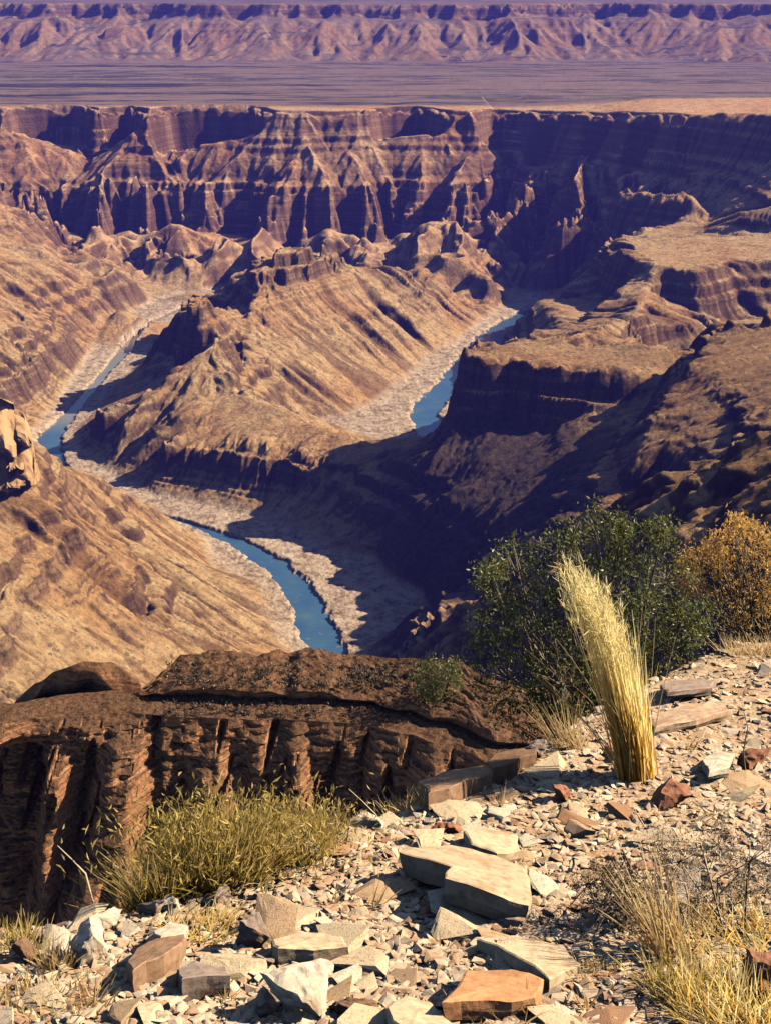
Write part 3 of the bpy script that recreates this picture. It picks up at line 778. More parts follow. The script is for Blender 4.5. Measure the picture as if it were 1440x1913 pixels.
from mathutils import noise as mnoise
def refine(V, Fc, times, amp, seed=0):
    """split the facets and roughen them: chips, pits and uneven breaks"""
    V = [tuple(v) for v in V]; Fc = [tuple(f) for f in Fc]
    size = float(np.abs(np.array(V) - np.array(V).mean(0)).max())
    for _ in range(times):
        cache = {}
        def mid(a, b):
            k = (min(a, b), max(a, b))
            if k not in cache:
                cache[k] = len(V); V.append(tuple((V[a][i] + V[b][i]) / 2 for i in range(3)))
            return cache[k]
        F2 = []
        for a, b, c in Fc:
            ab, bc, ca = mid(a, b), mid(b, c), mid(c, a)
            F2 += [(a, ab, ca), (ab, b, bc), (ca, bc, c), (ab, bc, ca)]
        Fc = F2
    out = []
    for v in V:
        q = Vector(v) / size
        n = mnoise.noise_vector(q * 1.7 + Vector((seed * 3.1, 0, 0))) * 0.9 + mnoise.noise_vector(q * 4.5 + Vector((0, seed, 0))) * 0.5
        lay = math.sin((v[2] / size + 0.25 * n[0]) * 9.0 + seed) * 0.35 * amp
        q2 = np.array(v) * np.array([1 + lay, 1 + lay, 1.0])
        out.append(tuple(q2 + np.array(n[:]) * amp * size))
    return np.array(out), np.array(Fc)

def stone_material(name, stops, use_attr=False, dark=1.0):
    M = Mat(name, 0.9, 0.15)
    if use_attr: r = M.attr('tone')
    else:
        r = M.n('ObjectInfo').outputs['Random']
    tc = M.n('TexCoord').outputs['Object']
    c = M.ramp(r, stops, 'CONSTANT')
    f = M.noise(tc, 28.0, 5, 0.65)
    g = M.noise(tc, 9.0, 3, 0.5)
    c = M.mix(1.0, c, M.ramp(f, ((0.3, (0.6, 0.56, 0.55)), (0.5, (0.97, 0.96, 0.95)), (0.7, (1.1, 1.08, 1.03)))), 'MULTIPLY')
    c = M.mix(M.math('MULTIPLY', M.step(g, 0.52, 0.68), 0.5), c, (0.33, 0.16, 0.085))
    M.bump(f, 0.5, 0.006)
    return M.color(c)
PALE = ((0.0, (0.67, 0.52, 0.39)), (0.24, (0.58, 0.42, 0.31)), (0.46, (0.71, 0.59, 0.47)), (0.62, (0.50, 0.32, 0.225)), (0.78, (0.62, 0.47, 0.37)), (0.91, (0.42, 0.25, 0.17)), (0.96, (0.44, 0.37, 0.34)))
MAT_STONE = stone_material('loose_stone', PALE)
MAT_GRAVEL = stone_material('gravel_stone', PALE, True)
def one_stone(name, c, var=0.12):
    return stone_material(name, ((0.0, c), (1.0, c)))
MAT_CREAM = one_stone('cream_stone', (0.64, 0.50, 0.36))
MAT_WHITE = one_stone('whitish_stone', (0.66, 0.56, 0.47))
MAT_ORANGE = one_stone('orange_stone', (0.60, 0.30, 0.16))
MAT_RED = one_stone('reddish_stone', (0.33, 0.15, 0.10))
MAT_DULL = one_stone('dull_cream_stone', (0.55, 0.415, 0.30))
MAT_BROWN = one_stone('brown_stone', (0.36, 0.22, 0.15))
MAT_PINK = one_stone('pinkish_stone', (0.56, 0.39, 0.29))
MAT_DARK = one_stone('dark_brown_stone', (0.22, 0.13, 0.09))
MAT_GREY = one_stone('grey_purple_stone', (0.36, 0.275, 0.25))

# ------------------------------------------------------------------ the rim the photographer stands on
G0, GT = -1.6, -0.268            # ground height at the camera and its fall with distance
EDGE = [(-500, 1800), (-200, 1765), (0, 1728), (110, 1702), (200, 1690), (330, 1650), (450, 1605), (600, 1560), (650, 1515), (720, 1505), (800, 1482), (900, 1428), (1000, 1388), (1060, 1342), (1150, 1292), (1250, 1242), (1340, 1206), (1440, 1186), (1600, 1172), (1900, 1160)]
def on_rim(px, py, h=0.0):
    """place on the rim's slope (or h above it) that the photograph shows at (px, py)"""
    u, v = (px - 720) / F, (956.5 - py) / F
    dy, dz = CP + v * SP, -SP + v * CP
    t = (G0 + h) / (dz - GT * dy)
    return np.array([u * t, dy * t, dz * t])
_E = np.array([on_rim(a, b) for a, b in EDGE])
def edge_y(x): return np.interp(x, _E[:, 0], _E[:, 1])
def rim_z(x, y):
    z = G0 + GT * y + 0.035 * fbm(x / 0.55, y / 0.55, 201, 4) + 0.012 * fbm(x / 0.09, y / 0.09, 203, 3)
    e = y - edge_y(x) - 0.12 * fbm(x / 0.35, y / 0.35, 205, 3)
    return z - 1.9 * np.clip(e, 0, None) ** 1.15 - 0.05 * smooth(-0.25, 0.05, e)

def soil_material():
    M = Mat('stony_soil', 0.95, 0.1)
    p = M.pos()
    a = M.noise(p, 2.2, 4, 0.6); b = M.noise(p, 45.0, 5, 0.7)
    c = M.ramp(a, ((0.35, (0.46, 0.31, 0.21)), (0.5, (0.60, 0.44, 0.315)), (0.65, (0.50, 0.32, 0.215))))
    c = M.mix(1.0, c, M.ramp(b, ((0.35, (0.5, 0.46, 0.44)), (0.5, (1, 1, 1)), (0.65, (1.2, 1.18, 1.14)))), 'MULTIPLY')
    M.bump(b, 0.9, 0.012)
    return M.color(c)
def build_rim():
    xs = np.concatenate([np.linspace(-9, -2.6, 30, endpoint=False), np.arange(-2.6, 4.2, 0.024), np.linspace(4.2, 12, 40)])
    ys = np.concatenate([np.linspace(-6, 1.6, 24, endpoint=False), np.arange(1.6, 9.0, 0.03), np.linspace(9.0, 14, 60)])
    X, Y = np.meshgrid(xs, ys)
    Zz = rim_z(X, Y)
    nr, nc = X.shape
    idx = np.arange(nr * nc).reshape(nr, nc)
    faces = np.stack([idx[:-1, :-1], idx[:-1, 1:], idx[1:, 1:], idx[1:, :-1]], -1).reshape(-1, 4)
    o = mesh_obj('rocky_ground', np.stack([X, Y, Zz], -1).reshape(-1, 3), faces, soil_material(), smooth=True)
    tag(o, 'stony pale ground at the canyon edge', 'ground', kind='structure')
build_rim()

def in_photo(p, m=60):
    """roughly whether the photograph sees the place p"""
    fwd = p[1] * CP - p[2] * SP; up = p[1] * SP + p[2] * CP
    px = 720 + F * p[0] / fwd; py = 956.5 - F * up / fwd
    return px, py

LANDMARKS = []
def slab(name, outline, thick, mat, label, cat='rock', tilt=(0.0, 0.0), rs=random.Random(1), lift=0.0):
    """a flat stone: outline of its top as the photograph shows it, heights of its top over the ground, real thickness"""
    n = len(outline)
    top = [on_rim(px, py, h) for px, py, h in outline]
    c = sum(top) / n
    # extra points on the rim so that the broken edge is uneven
    ring = []
    for i in range(n):
        a, b = top[i], top[(i + 1) % n]
        ring.append(a)
        m = (a + b) / 2
        L = np.linalg.norm(b - a)
        ring.append(m + np.array([rs.uniform(-1, 1), rs.uniform(-1, 1), rs.uniform(-0.3, 0.3)]) * L * 0.06)
    ring = np.array(ring)
    k = len(ring)
    inner = c + (ring - c) * 0.93 + np.array([0, 0, 0.004])
    mid = ring + np.array([0, 0, -thick * 0.5]) + (ring - c) * np.array([[0.03, 0.03, 0]]) * np.array([[rs.uniform(-1, 1.2)] for _ in range(k)])
    bot = c + (ring - c) * np.array([0.94, 0.94, 1.0]) + np.array([0, 0, -thick])
    inc = inner.mean(0) + np.array([0, 0, 0.002])
    V = np.concatenate([inner, ring, mid, bot, [inc], [bot.mean(0)]])
    Fc = []
    for i in range(k):
        j = (i + 1) % k
        for a in range(3):
            Fc += [(a * k + i, (a + 1) * k + i, (a + 1) * k + j), (a * k + i, (a + 1) * k + j, a * k + j)]
        Fc.append((4 * k, i, j)); Fc.append((4 * k + 1, 3 * k + j, 3 * k + i))
    base = np.array([c[0], c[1], rim_z(np.array([c[0]]), np.array([c[1]]))[0]])
    V, Fc = refine(V - base, np.array(Fc), 2, 0.03, n)
    o = mesh_obj('flat_rock', V, Fc, mat)
    o.location = base
    LANDMARKS.append((outline[0][0] * 0 + sum(q[0] for q in outline) / n, sum(q[1] for q in outline) / n, label))
    return tag(o, label, 'rock', kind='thing')

slab('rock_slab', [(746, 1592, .125), (780, 1584, .11), (838, 1577, .09), (925, 1598, .06), (982, 1624, .05), (992, 1660, .06), (987, 1690, .08), (905, 1668, .12), (832, 1643, .14), (843, 1618, .13)], 0.085, MAT_DULL,
     'largest cream slab, tilted up on its dark left edge in the middle of the rubble', 'rock slab')
slab('rock_slab', [(866, 1553, .05), (902, 1545, .04), (966, 1562, .03), (972, 1590, .03), (928, 1596, .05), (880, 1578, .06)], 0.05, MAT_CREAM,
     'cream slab lying just behind the largest tilted slab', 'rock slab')
slab('rock_slab', [(892, 1757, .055), (958, 1748, .04), (1050, 1766, .03), (1082, 1806, .03), (1028, 1831, .055), (962, 1790, .06)], 0.05, MAT_CREAM,
     'grey cream slab with a straight dark front edge, above the orange flat rock', 'rock slab')
slab('rock_slab', [(826, 1872, .09), (872, 1812, .06), (955, 1812, .05), (1015, 1832, .05), (1000, 1864, .06), (905, 1870, .07)], 0.06, MAT_ORANGE,
     'orange flat rock with a dark broken front at the bottom edge', 'rock slab')
slab('rock_slab', [(722, 1882, .06), (758, 1862, .05), (805, 1874, .04), (862, 1925, .05), (760, 1935, .08)], 0.08, MAT_CREAM,
     'cream slab cut by the bottom edge, left of the orange rock', 'rock slab')
slab('rock_slab', [(782, 1462, .03), (822, 1444, .03), (872, 1436, .03), (930, 1428, .03), (936, 1438, .05), (868, 1458, .06), (800, 1484, .06)], 0.12, MAT_BROWN,
     'long brown flat rock forming the brink under the green bush', 'rock slab')
slab('rock_slab', [(905, 1424, .05), (948, 1402, .04), (992, 1392, .04), (1000, 1408, .06), (958, 1424, .07), (920, 1436, .07)], 0.08, MAT_DARK,
     'dark brown flat rock resting on the right end of the long brown brink rock', 'rock slab')
slab('rock_slab', [(1212, 1342, .03), (1262, 1320, .03), (1330, 1308, .03), (1372, 1326, .03), (1300, 1346, .05), (1224, 1358, .055)], 0.045, MAT_PINK,
     'long pinkish slab with a dark gap beneath, right of the golden grass', 'rock slab')
slab('rock_slab', [(1232, 1280, .05), (1290, 1268, .04), (1338, 1273, .04), (1330, 1284, .06), (1246, 1293, .07)], 0.04, MAT_GREY,
     'dark grey slab on the brink, beyond the long pinkish slab', 'rock slab')
slab('rock_slab', [(1310, 1420, .06), (1335, 1402, .05), (1372, 1410, .04), (1362, 1436, .06), (1322, 1442, .07)], 0.04, MAT_WHITE,
     'pale curved stone plate beside the dry stalk on the right', 'rock slab')
slab('rock_slab', [(505, 1758, .05), (560, 1742, .04), (640, 1752, .04), (650, 1770, .05), (520, 1772, .07)], 0.07, MAT_CREAM,
     'long flat slab with a shaded front, right of the pointed grey rock', 'rock slab')
slab('rock_slab', [(236, 1800, .06), (275, 1760, .05), (325, 1745, .05), (350, 1752, .06), (305, 1786, .09), (248, 1816, .09)], 0.07, MAT_BROWN,
     'brown tilted rock with a dark front left of the straw patch', 'rock slab')
slab('rock_slab', [(286, 1742, .05), (318, 1724, .04), (352, 1730, .04), (345, 1744, .06), (300, 1752, .06)], 0.05, MAT_WHITE,
     'pale flat stone leaning on the brown tilted rock', 'rock slab')
slab('rock_slab', [(330, 1812, .05), (362, 1796, .05), (425, 1808, .05), (430, 1822, .07), (340, 1830, .08)], 0.08, MAT_GREY,
     'flat grey stone with a dark front, below the brown tilted rock', 'rock slab')
slab('rock_slab', [(1128, 1392, .03), (1180, 1380, .03), (1206, 1398, .03), (1150, 1412, .04)], 0.03, MAT_ORANGE, 'small orange plate just left of the golden grass foot', 'rock slab')

def boulder(px, py, sx, sy, sz, mat, label, seed, rz=0.0, sl=0.2, sink=0.3, n=18, cat='rock'):
    rs = np.random.RandomState(seed)
    V, Fc = rock_shape(rs, sx * .85, sy * .85, sz * .85, n, sl)
    V, Fc = refine(V, Fc, 3, 0.12, seed)
    LANDMARKS.append((px, py, label))
    o = mesh_obj('rock', V, Fc, mat)
    p = on_rim(px, py)
    o.location = (p[0], p[1], float(rim_z(p[0:1], p[1:2])[0]) + sz * (1 - sink))
    o.rotation_euler = (rs.uniform(-.15, .15), rs.uniform(-.15, .15), rz)
    return tag(o, label, cat)
boulder(472, 1768, .065, .06, .075, MAT_GREY, 'pointed grey purple rock with one bright side', 3, .4)
boulder(168, 1800, .07, .06, .085, MAT_WHITE, 'tall white rock among the grass tufts at lower left', 5, .9)
boulder(560, 1892, .11, .08, .07, MAT_WHITE, 'large white rock at the bottom edge with a dark left end', 8, .3, .3)
boulder(502, 1888, .05, .05, .06, MAT_GREY, 'purple grey rock against the left end of the large white rock', 9, .7)
boulder(486, 1812, .045, .035, .026, MAT_GREY, 'small purple grey block in front of the pointed rock', 12, .1, .5)
boulder(532, 1622, .12, .09, .055, MAT_WHITE, 'rounded pale boulder beside the right end of the olive grass', 14, .3, .2)
boulder(412, 1690, .035, .03, .035, MAT_GREY, 'small purple stone at the foot of the olive grass', 17)
boulder(285, 1706, .05, .045, .055, MAT_GREY, 'grey rounded rock under the left part of the olive grass', 19)
boulder(1052, 1492, .06, .06, .045, MAT_RED, 'dark red rock left of the golden grass foot', 23, .5, .3)
boulder(1245, 1500, .11, .09, .05, MAT_RED, 'pinkish red boulder in front of the golden grass', 27, .2, .3)
boulder(660, 1895, .075, .06, .05, MAT_DARK, 'dark rock at the bottom edge, between white rock and cream slab', 29, .2, .4)
boulder(1412, 1852, .08, .07, .08, MAT_RED, 'red rock in the golden grass near the lower right corner', 31)
boulder(1310, 1830, .04, .03, .06, MAT_WHITE, 'narrow pale rock standing in the golden grass', 37)
boulder(1400, 1428, .09, .06, .06, MAT_RED, 'reddish boulder on the right, beside the dry stalk', 41, .4, .3)
boulder(680, 1545, .07, .06, .05, MAT_WHITE, 'pale rock at the foot of the two dead stems', 43, .4, .3)
boulder(600, 1600, .05, .05, .05, MAT_RED, 'reddish rock between pale boulder and dead stems', 45, .4, .3)
boulder(320, 1700, .04, .04, .03, MAT_WHITE, 'small pale rock left of the orange grass patch', 47)
boulder(60, 1800, .05, .04, .06, MAT_DARK, 'dark rock in the grass at the left edge', 49)
boulder(205, 1720, .05, .05, .035, MAT_WHITE, 'pale stone on the brink under the pale stalk', 53, .4, .3)
boulder(830, 1560, .07, .05, .03, MAT_RED, 'flat reddish stone behind the raised corner of the largest slab', 57, .2, .5)
boulder(1000, 1420, .06, .05, .05, MAT_GREY, 'grey stone at the right end of the dark brown block', 59)
boulder(950, 1735, .05, .04, .02, MAT_GREY, 'thin purple stone between the largest slab and the grey cream slab', 61, .1, .6)

# the dark knob at the left end of the ledge
kp = [P(a, b, d=d) for a, b, d in ((-40, 1400, 88.2), (10, 1376, 88.4), (120, 1340, 88.8), (250, 1296, 89.0), (40, 1318, 89), (84, 1272, 90), (112, 1240, 90.2), (152, 1226, 90.4), (205, 1232, 90.4), (236, 1248, 90.2), (262, 1268, 89.6), (100, 1330, 97), (250, 1290, 97), (-60, 1410, 97))]
V, Fc = hull_of(kp)
V, Fc = refine(V, Fc, 4, 0.035, 3)
tag(mesh_obj('rock_outcrop', V, Fc, MAT_LEDGE), 'dark shaded rock knob at the left end of the brown ledge', 'rock outcrop', kind='thing')

# the upright rock tower on the crest of the left slope
def tower_material():
    M = Mat('tower_rock', 0.95, 0.1)
    p = M.pos()
    c = M.ramp(M.noise(M.vscale(p, 0.10, 0.10, 0.03), 1.0, 5, 0.65), ((0.32, (0.20, 0.11, 0.065)), (0.48, (0.44, 0.26, 0.14)), (0.66, (0.54, 0.34, 0.19))))
    M.bump(M.noise(p, 0.4, 6, 0.7), 0.8, 1.0)
    return M.color(c)
MAT_TOWER = tower_material()
def tower(parts_):
    VV, FF, off = [], [], 0
    for k, pts in enumerate(parts_):
        V, Fc = hull_of([P(a, b, d=d) for a, b, d in pts])
        V, Fc = refine(V, Fc, 4, 0.028, 5 + k)
        VV.append(V); FF.append(Fc + off); off += len(V)
    o = mesh_obj('rock_tower', np.concatenate(VV), np.concatenate(FF), MAT_TOWER)
    tag(o, 'upright brown rock tower on the crest of the left slope at the left edge', 'rock tower', kind='thing')
tower((((-90, 915, 985), (14, 920, 975), (32, 915, 990), (-90, 730, 990), (4, 738, 985), (26, 756, 995), (-80, 740, 1030), (24, 760, 1025), (30, 905, 1040)),
       ((30, 915, 985), (58, 915, 982), (72, 900, 1000), (26, 770, 998), (46, 778, 1000), (56, 800, 1005), (30, 775, 1030), (58, 810, 1030), (76, 890, 1045)),
       ((10, 922, 972), (50, 922, 976), (20, 850, 985), (44, 862, 985), (30, 900, 1000))))

# loose stones, one object each, the largest nearest
STONE_MESHES = []
rs = np.random.RandomState(77)
for i in range(14):
    V, Fc = rock_shape(rs, 1.0, rs.uniform(.6, .9), rs.uniform(.16, .42), 11, rs.uniform(.3, .8))
    STONE_MESHES.append((V, Fc))
TONES = (('cream', (0.68, 0.54, 0.39)), ('pale', (0.70, 0.585, 0.485)), ('tan', (0.56, 0.39, 0.26)), ('reddish', (0.43, 0.24, 0.155)), ('grey', (0.42, 0.34, 0.31)))
TONE_MATS = [one_stone(t + '_loose_stone', c) for t, c in TONES]
protos = {}
for i, (V, Fc) in enumerate(STONE_MESHES):
    V2, F2 = refine(V, Fc, 1, 0.08, i)
    for t in range(5):
        o = mesh_obj('loose_stone', V2, F2, TONE_MATS[t])
        protos[i, t] = o.data
        bpy.data.objects.remove(o)
def scatter(n, rs, ymax=9.0, lo=-60, hi=1500):
    out = []
    while len(out) < n:
        px, py = rs.uniform(lo, hi), rs.uniform(1150, 1960)
        if (lo, hi) != (-60, 1500) and -60 < px < 1500: continue
        p = on_rim(px, py)
        if p[1] > edge_y(p[0]) - 0.02 or p[1] > ymax: continue
        out.append(p)
    return np.array(out)
NAMES = {0: 'largest cream slab'}
def place_words(px, py):
    """where a stone lies, told by the landmark rock nearest to it"""
    best = min(LANDMARKS, key=lambda L: (L[0] - px) ** 2 + (1.6 * (L[1] - py)) ** 2)
    dx, dy = px - best[0], 1.6 * (py - best[1])
    if abs(dx) > abs(dy): side = 'left of' if dx < 0 else 'right of'
    else: side = 'in front of' if dy > 0 else 'behind'
    far = (dx * dx + dy * dy) ** .5
    near = 'just ' if far < 60 else ('' if far < 120 else 'well ')
    w = best[2].replace(',', '').split()
    cut = [i for i, q in enumerate(w) if i > 1 and q in ('with', 'in', 'on', 'of', 'at', 'beside', 'left', 'right', 'among', 'against', 'lying', 'tilted', 'standing', 'leaning', 'cut', 'under', 'below', 'beyond', 'between', 'behind', 'just', 'slab,')]
    keep = w[:max(3, cut[0] if cut else 5)][:7]
    while keep and keep[-1] in ('with', 'in', 'on', 'of', 'at', 'a', 'the'): keep.pop()
    return near + side + ' the ' + ' '.join(keep)
SP_ = scatter(270, rs)
seen = {}
for p in SP_:
    s = float(np.clip(rs.lognormal(math.log(0.052), 0.45), 0.024, 0.14))
    t = int(rs.choice(5, p=[.44, .28, .2, .05, .03])); i = rs.randint(14)
    o = bpy.data.objects.new('loose_stone', protos[i, t])
    COL.objects.link(o)
    o.location = (p[0], p[1], float(rim_z(p[0:1], p[1:2])[0]) + 0.12 * s)
    o.scale = (s, s * rs.uniform(.65, 1.1), s * rs.uniform(.25, .6))
    o.rotation_euler = (rs.uniform(-.3, .3), rs.uniform(-.3, .3), rs.uniform(0, 6.28))
    px, py = in_photo(p)
    sz = 'small' if s < 0.042 else 'fist sized' if s < 0.068 else 'large flat'
    seen.setdefault(sz + ' ' + TONES[t][0] + ' stone ' + place_words(px, py), []).append((px, o))
    tag(o, sz + ' ' + TONES[t][0] + ' stone ' + place_words(px, py), 'stone', 'loose stones on the rim')

for lb, L in seen.items():
    L.sort(key=lambda q: q[0])
    if len(L) == 2: words = ('left one of two: ', 'right one of two: ')
    elif len(L) == 3: words = ('leftmost of three: ', 'middle of three: ', 'rightmost of three: ')
    else: continue
    for w_, (_, o) in zip(words, L): o['label'] = w_ + lb
def gravel(n, smin, smax, rs, name, label, pts=None):
    P_ = scatter(n, rs) if pts is None else pts
    z = rim_z(P_[:, 0], P_[:, 1])
    VV, FF, TT = [], [], []
    off = 0
    for i, p in enumerate(P_):
        V, Fc = STONE_MESHES[rs.randint(14)]
        s = np.exp(rs.uniform(math.log(smin), math.log(smax)))
        a, b, c = rs.uniform(0, 6.28), rs.normal() * .18, rs.normal() * .18
        Rm = np.array(Matrix.Rotation(a, 3, 'Z') @ Matrix.Rotation(b, 3, 'X') @ Matrix.Rotation(c, 3, 'Y'))
        VV.append(V @ Rm.T * s + np.array([p[0], p[1], z[i] + 0.2 * s]))
        FF.append(Fc + off); off += len(V)
        TT.append(np.full(len(V), rs.uniform()))
    o = mesh_obj(name, np.concatenate(VV), np.concatenate(FF), MAT_GRAVEL, attrs={'tone': ('POINT', np.concatenate(TT))})
    tag(o, label, kind='stuff')
_rg = np.random.RandomState(5)
gravel(0, 0.006, 0.032, _rg, 'gravel', 'angular pale gravel covering the rim', np.concatenate([scatter(13000, _rg), scatter(5200, _rg, lo=-700, hi=2500)]))
print('rocks', round(time.time() - T0, 1))
# ------------------------------------------------------------------ plants
def leaf_material(name, stops, transl=0.35, rough=0.6, spec=0.3):
    M = Mat(name, rough, spec)
    c = M.ramp(M.attr('tone'), stops)
    M.color(c)
    tr = M.n('BsdfTranslucent'); M.link(c, tr.inputs['Color'])
    mx = M.n('MixShader'); mx.inputs[0].default_value = transl
    M.link(M.b.outputs[0], mx.inputs[1]); M.link(tr.outputs[0], mx.inputs[2])
    M.link(mx.outputs[0], M.t.nodes['Material Output'].inputs['Surface'])
    return M.m
MAT_GOLD = leaf_material('golden_blades', ((0.0, (0.78, 0.42, 0.11)), (0.3, (0.92, 0.60, 0.18)), (0.65, (0.96, 0.76, 0.31)), (1.0, (0.97, 0.86, 0.52))), 0.66)
MAT_OLIVE = leaf_material('olive_blades', ((0.0, (0.24, 0.18, 0.05)), (0.4, (0.55, 0.42, 0.11)), (0.75, (0.78, 0.58, 0.19)), (1.0, (0.86, 0.66, 0.32))), 0.5)
MAT_STRAW = leaf_material('straw_blades', ((0.0, (0.50, 0.30, 0.13)), (0.5, (0.70, 0.49, 0.23)), (1.0, (0.80, 0.62, 0.36))), 0.5)
MAT_GREEN = leaf_material('green_leaves', ((0.0, (0.04, 0.052, 0.012)), (0.45, (0.11, 0.13, 0.03)), (0.8, (0.20, 0.21, 0.055)), (1.0, (0.42, 0.38, 0.17))), 0.35, 0.42, 0.5)
MAT_RUST = leaf_material('rust_leaves', ((0.0, (0.42, 0.20, 0.06)), (0.4, (0.82, 0.46, 0.13)), (0.8, (0.92, 0.60, 0.21)), (1.0, (0.72, 0.58, 0.22))), 0.5)
MAT_TWIGLEAF = leaf_material('grey_dry_leaves', ((0.0, (0.13, 0.09, 0.065)), (0.5, (0.27, 0.21, 0.15)), (1.0, (0.44, 0.36, 0.27))), 0.2)
MAT_DARKLEAF = leaf_material('dark_dry_leaves', ((0.0, (0.05, 0.035, 0.028)), (0.6, (0.12, 0.085, 0.06)), (1.0, (0.30, 0.23, 0.17))), 0.15)
def wood(name, c):
    M = Mat(name, 0.85, 0.15)
    n = M.noise(M.n('TexCoord').outputs['Object'], 40.0, 3)
    return M.color(M.mix(n, tuple(v * 0.6 for v in c), c))
MAT_WOOD = wood('bark', (0.16, 0.11, 0.075))
MAT_PALEWOOD = wood('pale_dry_wood', (0.60, 0.48, 0.36))
MAT_GREYWOOD = wood('grey_dry_wood', (0.34, 0.27, 0.20))

def unit(v): return v / (np.linalg.norm(v, axis=-1, keepdims=True) + 1e-9)

def blades(name, parent, mat, base, d0, bend, L, w, rs, segs=5, tone=None, grad=0.25):
    """thin curved blades: strips that narrow to the tip"""
    n = len(base)
    side = unit(np.cross(d0, unit(rs.normal(size=(n, 3)))))
    tone = rs.uniform(0, 1, n) if tone is None else tone
    V = np.zeros((n, segs + 1, 2, 3)); T = np.zeros((n, segs + 1, 2))
    for k in range(segs + 1):
        t = k / segs
        c = base + L[:, None] * (t * d0 + t * t * bend)
        ww = (w * (1 - t ** 1.6) + 0.0004)[:, None]
        V[:, k, 0] = c - side * ww; V[:, k, 1] = c + side * ww
        T[:, k, :] = np.clip(tone + grad * (t - 0.5), 0, 1)[:, None]
    idx = np.arange(n * (segs + 1) * 2).reshape(n, segs + 1, 2)
    Fc = np.stack([idx[:, :-1, 0], idx[:, :-1, 1], idx[:, 1:, 1], idx[:, 1:, 0]], -1).reshape(-1, 4)
    return mesh_obj(name, V.reshape(-1, 3), Fc, mat, parent, True, {'tone': ('POINT', T.ravel())})

def leaves(name, parent, mat, pos, size, rs, aspect=0.42, up=0.4, tone=None):
    """small folded leaves, two faces each"""
    n = len(pos)
    ax = unit(rs.normal(size=(n, 3)) + np.array([0, 0, up]))
    sd = unit(np.cross(ax, rs.normal(size=(n, 3))))
    nm = np.cross(ax, sd)
    s = size * rs.uniform(0.6, 1.25, n)[:, None]
    tip = pos + ax * s
    mid = pos + ax * s * 0.5 + nm * s * 0.10
    V = np.stack([pos, mid - sd * s * aspect * 0.5, tip, mid + sd * s * aspect * 0.5], 1)
    idx = np.arange(n * 4).reshape(n, 4)
    Fc = np.concatenate([idx[:, [0, 1, 2]], idx[:, [0, 2, 3]]])
    tone = rs.uniform(0, 1, n) if tone is None else tone
    return mesh_obj(name, V.reshape(-1, 3), Fc, mat, parent, False, {'tone': ('POINT', np.repeat(tone, 4))})

def tubes(name, parent, mat, paths, radii):
    """thin tapering twigs, three sided"""
    VV, FF, off = [], [], 0
    for path, r in zip(paths, radii):
        path = np.asarray(path, float); m = len(path)
        tg = unit(np.gradient(path, axis=0))
        a = unit(np.cross(tg, np.array([0.31, 0.74, 0.22]))); b = np.cross(tg, a)
        rr = np.linspace(r, r * 0.35, m)[:, None]
        ring = np.stack([path + rr * (a * math.cos(q) + b * math.sin(q)) for q in (0, 2.094, 4.189)], 1)
        VV.append(ring.reshape(-1, 3))
        i = np.arange(m * 3).reshape(m, 3) + off
        FF.append(np.stack([i[:-1], np.roll(i[:-1], -1, 1), np.roll(i[1:], -1, 1), i[1:]], -1).reshape(-1, 4))
        off += m * 3
    return mesh_obj(name, np.concatenate(VV), np.concatenate(FF), mat, parent, True)

def ground_pt(px, py):
    p = on_rim(px, py)
    return np.array([p[0], p[1], float(rim_z(p[0:1], p[1:2])[0])])

def tuft(name, label, cat, px, py, rad, height, n, mat, seed, lean=(0, 0), spread=0.35, width=0.0022, droop=0.25, group=None, var=0.35, stretch=1.0, dry=None, tone=None, bushy=0):
    rs = np.random.RandomState(seed)
    c = ground_pt(px, py)
    root = empty(name, c)
    tag(root, label, cat, group, 'thing')
    def part(pn, m_, k, hs):
        a = rs.uniform(0, 6.283, k); q = np.sqrt(rs.uniform(0, 1, k))
        base = np.stack([q * np.cos(a) * rad * stretch, q * np.sin(a) * rad, np.zeros(k) - 0.01], -1)
        wx, wy = base[:, 0] + c[0], base[:, 1] + c[1]
        base[:, 2] += np.clip(rim_z(wx, wy) - c[2], -0.12, 0.12)
        d0 = np.stack([lean[0] + spread * rs.normal(size=k) * 0.6 + 0.5 * spread * q * np.cos(a), lean[1] + spread * rs.normal(size=k) * 0.6 + 0.5 * spread * q * np.sin(a), np.ones(k)], -1)
        d0 = unit(d0)
        bend = np.stack([d0[:, 0], d0[:, 1], np.zeros(k)], -1) * droop * rs.uniform(0.2, 1.6, k)[:, None] + np.array([0, 0, -0.12]) * rs.uniform(0, 1, k)[:, None]
        L = height * hs * rs.uniform(1 - var, 1.0 + 0.1, k)
        blades(pn, root, m_, base, d0, bend, L, np.full(k, width) * rs.uniform(0.6, 1.3, k), rs)
    part('blades', mat, n, 1.0)
    if dry: part('dry_blades', dry, n // 3, 0.8)
    if bushy:
        q = rs.normal(size=(bushy, 3)) * np.array([rad * stretch * .9, rad * .8, height * .22]) + np.array([lean[0] * height, 0, height * .55])
        q = q[q[:, 2] > 0.02]
        leaves('leaf_sprays', root, mat, q, height * .12, rs, .22, 1.4)
    return root

def lumpy(lumps, n, rs, shell=0.45):
    """places spread through the volume of a crown of several lumps, each (centre, radius)"""
    w = np.array([r ** 2 for _, r in lumps]); w /= w.sum()
    k = rs.choice(len(lumps), n, p=w)
    d = unit(rs.normal(size=(n, 3)))
    q = rs.uniform(shell, 1.0, n) ** 0.6
    q *= 1 + 0.22 * fbm(d[:, 0] * 2.5 + k * 3.1, d[:, 2] * 2.5 + d[:, 1], 91, 3)
    C = np.array([c for c, _ in lumps])[k]; R_ = np.array([r for _, r in lumps])[k]
    return C + d * (q * R_)[:, None]

